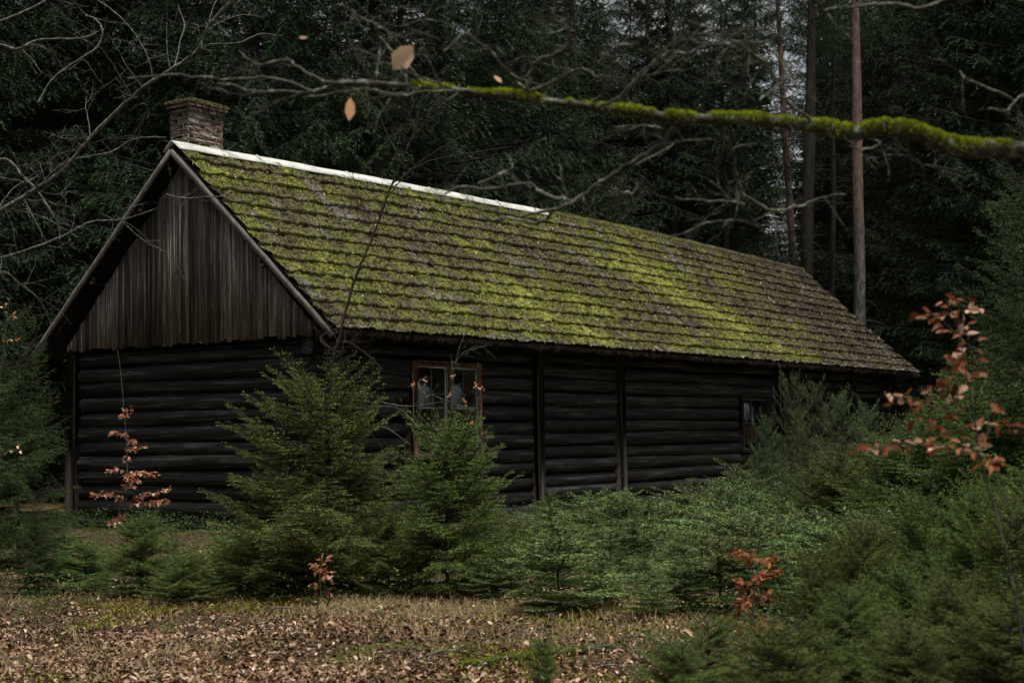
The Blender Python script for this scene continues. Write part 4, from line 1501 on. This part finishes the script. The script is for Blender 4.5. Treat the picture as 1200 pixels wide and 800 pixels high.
OB = [  # side branches (pixels of the photo), start depth, end depth, widths
    ([(790, 148), (775, 168), (750, 186), (725, 200), (700, 218), (672, 236), (650, 245), (615, 252)], 5.0, 5.2, 8, 4, 3),
    ([(672, 236), (640, 228), (615, 215), (570, 222), (540, 218), (520, 228)], 5.2, 5.3, 5, 2.5, 4),
    ([(650, 246), (630, 262), (600, 256), (575, 258), (560, 245)], 5.2, 5.3, 4.5, 2, 2),
    ([(700, 217), (725, 224), (740, 228), (742, 250)], 5.1, 5.2, 3.5, 2, 1),
    ([(440, 98), (400, 96), (370, 108), (320, 108), (300, 108), (270, 100), (255, 98)], 5.0, 5.2, 5.5, 2.5, 4),
    ([(380, 96), (350, 80), (335, 70), (300, 75), (280, 60)], 5.0, 5.2, 4, 2, 3),
    ([(370, 108), (320, 92), (260, 92), (200, 88), (150, 92)], 5.0, 5.3, 3.5, 2, 3),
    ([(500, 103), (480, 112), (430, 106), (400, 108), (355, 115)], 5.0, 5.1, 4, 2, 2),
    ([(560, 108), (520, 106), (470, 112), (455, 112)], 5.0, 4.9, 4, 2, 2),
    ([(617, 112), (620, 92), (630, 72), (640, 68), (660, 60), (668, 45), (660, 30), (645, 20)], 5.0, 4.8, 5.5, 3, 4),
    ([(620, 108), (650, 95), (680, 80), (700, 90), (715, 80)], 5.0, 4.8, 4.5, 2, 2),
    ([(620, 112), (600, 90), (590, 78), (575, 60), (560, 50), (545, 40), (520, 60)], 5.0, 4.8, 4, 2.5, 3),
    ([(700, 126), (730, 110), (760, 78), (785, 62), (800, 48), (830, 52)], 4.9, 4.7, 4.5, 2.5, 3),
    ([(690, 124), (712, 100), (722, 55), (745, 52), (762, 35)], 5, 4.8, 4, 2.5, 2),
    ([(730, 112), (780, 66), (806, 64), (825, 54), (860, 50), (895, 50), (920, 38)], 4.9, 4.7, 4, 2.5, 3),
    ([(850, 48), (845, 36), (820, 30), (808, 24)], 4.9, 4.7, 3.5, 2.5, 1),
    ([(905, 92), (900, 75), (885, 66), (875, 58)], 4.9, 4.7, 4, 3, 1),
    ([(960, 150), (925, 120), (905, 108), (908, 90), (892, 72), (878, 62), (874, 55)], 5.0, 4.7, 4, 2.5, 1),
    ([(806, 64), (812, 40), (840, 45), (860, 56)], 4.8, 4.7, 3, 2.5, 1),
    ([(845, 150), (858, 175), (862, 200), (868, 225), (878, 245)], 5.0, 5.2, 4.5, 3, 2),
    ([(868, 225), (900, 245), (935, 242), (965, 232), (990, 228)], 5.2, 5.2, 3.5, 2, 2),
    ([(873, 240), (845, 235), (810, 235), (790, 230)], 5.2, 5.2, 3, 1.5, 2),
    ([(1045, 160), (1065, 180), (1080, 195), (1085, 215)], 5, 5.1, 4, 2, 2),
    ([(1200, 175), (1190, 120), (1140, 96), (1125, 85), (1130, 92)], 5.0, 4.8, 3, 2, 2),
    ([(1290, 190), (1250, 100), (1200, 110), (1180, 128), (1158, 128)], 5.0, 4.9, 4, 2, 1),
    ([(1300, 186), (1260, 60), (1200, 2), (1130, -4), (1080, 8), (1040, 4), (980, 10), (965, 12), (958, 0)], 5.0, 4.8, 5, 3, 2),
    ([(1000, 155), (1030, 168), (1010, 175), (995, 172)], 5.0, 4.9, 3, 2, 1),
    ([(500, 102), (470, 70), (445, 45), (440, 30), (425, 22), (410, 12), (395, 5)], 5.0, 4.8, 4.5, 3, 3),
    ([(440, 35), (452, 30), (462, 15), (470, 8)], 4.9, 4.8, 3, 2, 1),
    ([(445, 50), (443, 80), (442, 90)], 4.9, 4.8, 3.5, 2.5, 1),
    ([(540, 106), (505, 96), (478, 85), (470, 78)], 4.9, 4.7, 3, 2, 1),
    ([(475, 30), (480, 30), (500, 22), (530, 30)], 4.9, 4.8, 3, 1.5, 1),
    ([(560, 215), (600, 195), (590, 178)], 5.2, 5.3, 3, 2, 1),
    ([(715, 224), (718, 238), (704, 250)], 5.2, 5.3, 3, 1.5, 1),
    ([(740, 195), (780, 175), (790, 168)], 5.2, 5.3, 3, 1.5, 1),
    ([(780, 280), (830, 262), (860, 258), (880, 262)], 5.3, 5.2, 2.5, 1.5, 1),
    ([(910, 62), (920, 90), (900, 108), (890, 118)], 4.8, 4.7, 3, 2, 1),
]
for (pts, d0, d1, w0, w1, tw) in OB:
    mb = MB()
    authored(mb, pts, d0, d1, w0 * 1.0, w1 * .9, tw + 3, .18, 2, .7, g=.0, rough=.2, wob=.004, m=5)
    mb.build('twig', M['bark_branch'], oak, True)
for (a, b_, sz, dx_, dz_, tn) in ((460, 82, .095, .55, .6, .95), (409, 142, .082, .05, 1, .7), (588, 97, .036, -.5, .5, .85), (350, 44, .03, .9, -.1, .98)):
    mb = MB()
    c = at(a, b_, 4.85)
    leaves(mb, np.array([c]), np.array([[dx_, .15, dz_]]), sz, tn, np.array([[0.3, -1., .25]]), ratio=.62 if sz > .09 else .38, curl=.2, fold=.25)
    mb.build('leaf', M['copper'], oak)

# ------------------------------------------------------------------ litter, grass, undergrowth
def in_view_ground(n, y0, y1, pad=.5):
    y_ = np.sqrt(U(y0 ** 2, y1 ** 2, n))
    x = U(-1, 1, n) * (y_ * 600 / F + pad)
    return x, y_


mb = MB()
x, y_ = in_view_ground(360000, 7, 22)
patch = fbm(x * .5, y_ * .5, 70, 3)
xr = x / y_ * F + 600
den = np.clip((patch - .38) * 7, .3, 1) * np.where(xr > 800, .35, 1) * np.where((xr > 560) & (y_ > 11) & (fbm(x * .9, y_ * .9, 71, 2) > .48), .3, 1) * np.clip((22 - y_) / 8, .25, 1) * np.where((xr < 620) & (y_ > 13.8), .22, 1)
k = U(0, 1, len(x)) < den
x, y_ = x[k], y_[k]
n = len(x)
P = np.stack([x, y_, gz(x, y_) + U(.0, .045, n)], 1)
D = rng.normal(size=(n, 3))
D[:, 2] *= .13
tn = np.clip(.45 + .33 * rng.normal(size=n) * .8 + (fbm(x * .8, y_ * .8, 77, 2) - .5) * .6, 0, 1)
leaves(mb, P, D, .010 + .048 * U(0, 1, n) ** 1.7, tn, rng.normal(size=(n, 3)) * .28 + [0, 0, 1], ratio=U(.3, .7, (n, 1)), curl=.22, fold=.45)
o = mb.build('leaf_litter', M['litter'])
tag(o, 'thick layer of curled brown leaves on the forest floor', 'leaf litter', kind='stuff')

mb = MB()
x, y_ = in_view_ground(420, 8.5, 18)
for (a, b_) in zip(x, y_):
    th, ln = U(0, 6.28), U(.08, .5)
    z_ = float(gz(a, b_)) + .03
    pp = [(a, b_, z_), (a + math.cos(th) * ln * .5 + U(-.02, .02), b_ + math.sin(th) * ln * .5, z_ + U(0, .04)), (a + math.cos(th) * ln, b_ + math.sin(th) * ln, z_ + U(-.02, .03))]
    tube(mb, smooth_path(pp, 3), U(.002, .006), 4, U(.1, .9))
o = mb.build('fallen_twigs', M['bark_thin'])
tag(o, 'thin fallen twigs strewn over the leaf litter', 'twigs', kind='stuff')

mb = MB()
n = 3600
x, y_ = in_view_ground(n, 9, 17)
xr = x / y_ * F + 600
k = U(0, 1, n) < (.05 + .8 * np.clip(fbm(x * .7, y_ * .7, 80, 2) - .42, 0, 1) * 4) * np.where(y_ > 12.4 + (fbm(x * .8, y_ * .3, 94, 3) - .5) * 4, 1.6, .35) * np.where(xr > 620, .5, 1)
x, y_ = x[k], y_[k]
for (a, b_) in zip(x, y_):
    m_ = int(U(14, 40))
    th = U(0, 6.28, m_)
    P = np.stack([a + rng.normal(size=m_) * .14, b_ + rng.normal(size=m_) * .14, np.full(m_, float(gz(a, b_)) - .01)], 1)
    ln = U(.06, .24, m_)[:, None]
    out = np.stack([np.cos(th), np.sin(th), 0 * th], 1)
    le = U(.5, 1.9, m_)[:, None]
    mid = P + out * ln * .4 * le + [0, 0, 1] * ln * .45
    tip = mid + out * ln * .55 * le + [0, 0, 1] * ln * (.3 - le * .35)
    sd_ = np.cross(out, [0, 0, 1.]) * .0022
    V = np.stack([P - sd_, P + sd_, mid + sd_ * .8, mid - sd_ * .8, tip], 1).reshape(-1, 3)
    b5 = (np.arange(m_) * 5)[:, None]
    n0 = mb.n
    mb.add(V, b5 + np.array([0, 1, 2, 3]), np.repeat(U(.1, 1, m_), 5))
    mb.f.append(b5 + np.array([3, 2, 4]) + n0)
o = mb.build('dry_grass', M['grass'])
tag(o, 'pale dry grass tufts standing in the leaf litter', 'grass', kind='stuff')

# low green undergrowth: right side and along the wall foot
mb, st = MB(), MB()
n = 9500
x, y_ = in_view_ground(n, 8.5, 30, 1)
xr = x / y_ * F + 600
hx_, hy_ = (x - HX) * UX + (y_ - HY) * UY, -(x - HX) * UY + (y_ - HY) * UX
ins = (hy_ > -.3) & (hx_ > -.3)
want = np.where(xr > 850, 1.0, np.where(y_ > 13.0 + (fbm(x * .9, y_ * .3, 93, 3) - .5) * 4.5, .9, .03)) * np.where(xr < 560, .55, 1) * np.clip((fbm(x * .6, y_ * .6, 90, 2) - .25) * 3, .1, 1)
k = (~ins) & (U(0, 1, n) < want)
x, y_ = x[k], y_[k]
for (a, b_) in zip(x, y_):
    m_ = int(U(18, 46))
    hgt_ = U(.12, .42)
    P = np.stack([a + rng.normal(size=m_) * .11, b_ + rng.normal(size=m_) * .11, float(gz(a, b_)) + U(.1, 1, m_) * hgt_], 1)
    D = rng.normal(size=(m_, 3))
    D[:, 2] = np.abs(D[:, 2]) * .4
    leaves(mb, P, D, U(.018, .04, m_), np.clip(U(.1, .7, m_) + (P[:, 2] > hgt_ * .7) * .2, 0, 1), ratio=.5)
o = mb.build('undergrowth', M['berry'])
tag(o, 'low leafy green undergrowth around the seedlings and wall foot', 'undergrowth', kind='stuff')

# moss cushions on the ground
mb = MB()
n = 150000
x, y_ = in_view_ground(n, 8, 19)
f_ = fbm(x * .55 + 3, y_ * .9, 99, 3)
xr = x / y_ * F + 600
k = f_ + np.where(xr > 520, .10, -.02) + np.where((xr > 540) & (y_ > 10.8) & (y_ < 13.6), .07, 0) > .575
x, y_ = x[k], y_[k]
n = len(x)
P = np.stack([x, y_, gz(x, y_) + .012], 1)
D = unit(rng.normal(size=(n, 3)) * .5 + [0, 0, .8])
w_ = unit(np.cross(D, rng.normal(size=(n, 3)))) * .006
V = np.stack([P - w_, P + w_, P + D * U(.02, .055, (n, 1))], 1).reshape(-1, 3)
mb.add(V, np.arange(3 * n).reshape(-1, 3), np.repeat(np.clip(.4 + rng.normal(size=n) * .2, 0, 1), 3))
o = mb.build('ground_moss', M['moss_tuft'])
tag(o, 'yellow green moss cushions between the fallen leaves', 'moss', kind='stuff')

# fallen mossy branch in the foreground
fb = thing('fallen_branch', 'mossy fallen branch lying on the litter at the bottom edge', 'branch', (*ground(640, 778), 0))
mb, ms = MB(), MB()
pts = [ground(545, 792), ground(600, 782), ground(660, 775), ground(735, 768)]
P = smooth_path([(a, b_, float(gz(a, b_)) + .03) for a, b_ in pts], 8, .006)
tube(mb, P, np.linspace(.022, .03, len(P)), 8, .3, .15)
mb.build('stick', M['bark_branch'], fb, True)
n = 5000
t = U(0, 1, n) * (len(P) - 1)
i = np.minimum(t.astype(int), len(P) - 2)
pc = P[i] + (P[i + 1] - P[i]) * (t - i)[:, None] + unit(rng.normal(size=(n, 3)) * [1, 1, .6] + [0, 0, .6]) * .027
D = unit(rng.normal(size=(n, 3)) + [0, 0, .8])
w_ = unit(np.cross(D, rng.normal(size=(n, 3)))) * .003
ms.add(np.stack([pc - w_, pc + w_, pc + D * .02], 1).reshape(-1, 3), np.arange(3 * n).reshape(-1, 3), np.repeat(U(.1, .6, n), 3))
ms.build('moss', M['moss_tuft'], fb)

# big pale leaves caught on the near spruces
for (a, b_, dd, lab) in ((1035, 742, 9.2, 'big pale dry leaf caught on the near spruces'), (812, 748, 10, 'curled tan leaf resting on the spruce twigs beside the litter')):
    mb = MB()
    leaves(mb, np.zeros((2, 3)), np.array([[1., .2, .15], [-.8, .2, .35]]), .085, .93, np.array([[.1, -.5, 1.], [.0, -.5, 1.]]), ratio=.6, fold=.5)
    o = mb.build('dead_leaf', M['litter'])
    o.location = at(a, b_, dd)
    tag(o, lab, 'leaf')

# these were modelled in world coordinates: hang them back from their own base point
for r_ in (bt, wt, rb, oak, fb):
    for c_ in r_.children:
        c_.location = (-r_.location.x, -r_.location.y, 0)

# ------------------------------------------------------------------ light, sky, camera
SUN_EL, SUN_AZ = math.radians(76), math.radians(140)   # azimuth measured from +Y towards +X
w = bpy.data.worlds.new('World')
SC.world = w
w.use_nodes = True
nt = w.node_tree
bg = nt.nodes['Background']
sky = nt.nodes.new('ShaderNodeTexSky')
sky.sky_type = 'NISHITA'
sky.sun_disc = False
sky.sun_elevation = SUN_EL
sky.sun_rotation = SUN_AZ
sky.air_density = 1.0
sky.dust_density = 3.0
hs = nt.nodes.new('ShaderNodeHueSaturation')
hs.inputs['Saturation'].default_value = .15
nt.links.new(sky.outputs[0], hs.inputs['Color'])
nt.links.new(hs.outputs[0], bg.inputs[0])
bg.inputs[1].default_value = .055
sl = bpy.data.lights.new('sun', 'SUN')
sl.energy = 2.0
sl.angle = math.radians(11)
sl.color = (1, .96, .88)
so = bpy.data.objects.new('sun', sl)
COL.objects.link(so)
dirv = Vector((math.sin(SUN_AZ) * math.cos(SUN_EL), math.cos(SUN_AZ) * math.cos(SUN_EL), math.sin(SUN_EL)))
so.rotation_euler = dirv.to_track_quat('Z', 'Y').to_euler()
so.location = (0, 0, 30)

cam = bpy.data.cameras.new('camera')
cam.sensor_width = 36
cam.lens = F / 1200 * 36
cam.clip_end = 500
cam.clip_start = .1
cam.dof.use_dof = True
cam.dof.focus_distance = 25
cam.dof.aperture_fstop = cam.lens / 11.5
co = bpy.data.objects.new('camera', cam)
COL.objects.link(co)
co.location = (0, 0, CAMZ)
from mathutils import Matrix
co.rotation_euler = (Matrix.Rotation(math.pi / 2 + PITCH, 3, 'X') @ Matrix.Rotation(ROLL, 3, 'Z')).to_euler()
SC.camera = co

SC.view_settings.view_transform = 'Standard'
SC.view_settings.look = 'None'
SC.view_settings.gamma = 1
SC.view_settings.exposure = 1.08
SC.cycles.max_bounces = 5
SC.cycles.diffuse_bounces = 3
SC.cycles.glossy_bounces = 2
SC.cycles.transmission_bounces = 2
SC.cycles.transparent_max_bounces = 4
SC.cycles.use_denoising = True

print('TRIS', {n: sum(len(m.polygons) for m in bpy.data.meshes if m.name.split('.')[0] == n) for n in ('crown', 'roof_moss', 'distant_wood', 'leaf_litter')}, [len(o.children[1].data.polygons) for o in (TALL[0], YOUNG[0], DARK, SEED[0], PINE[0])])
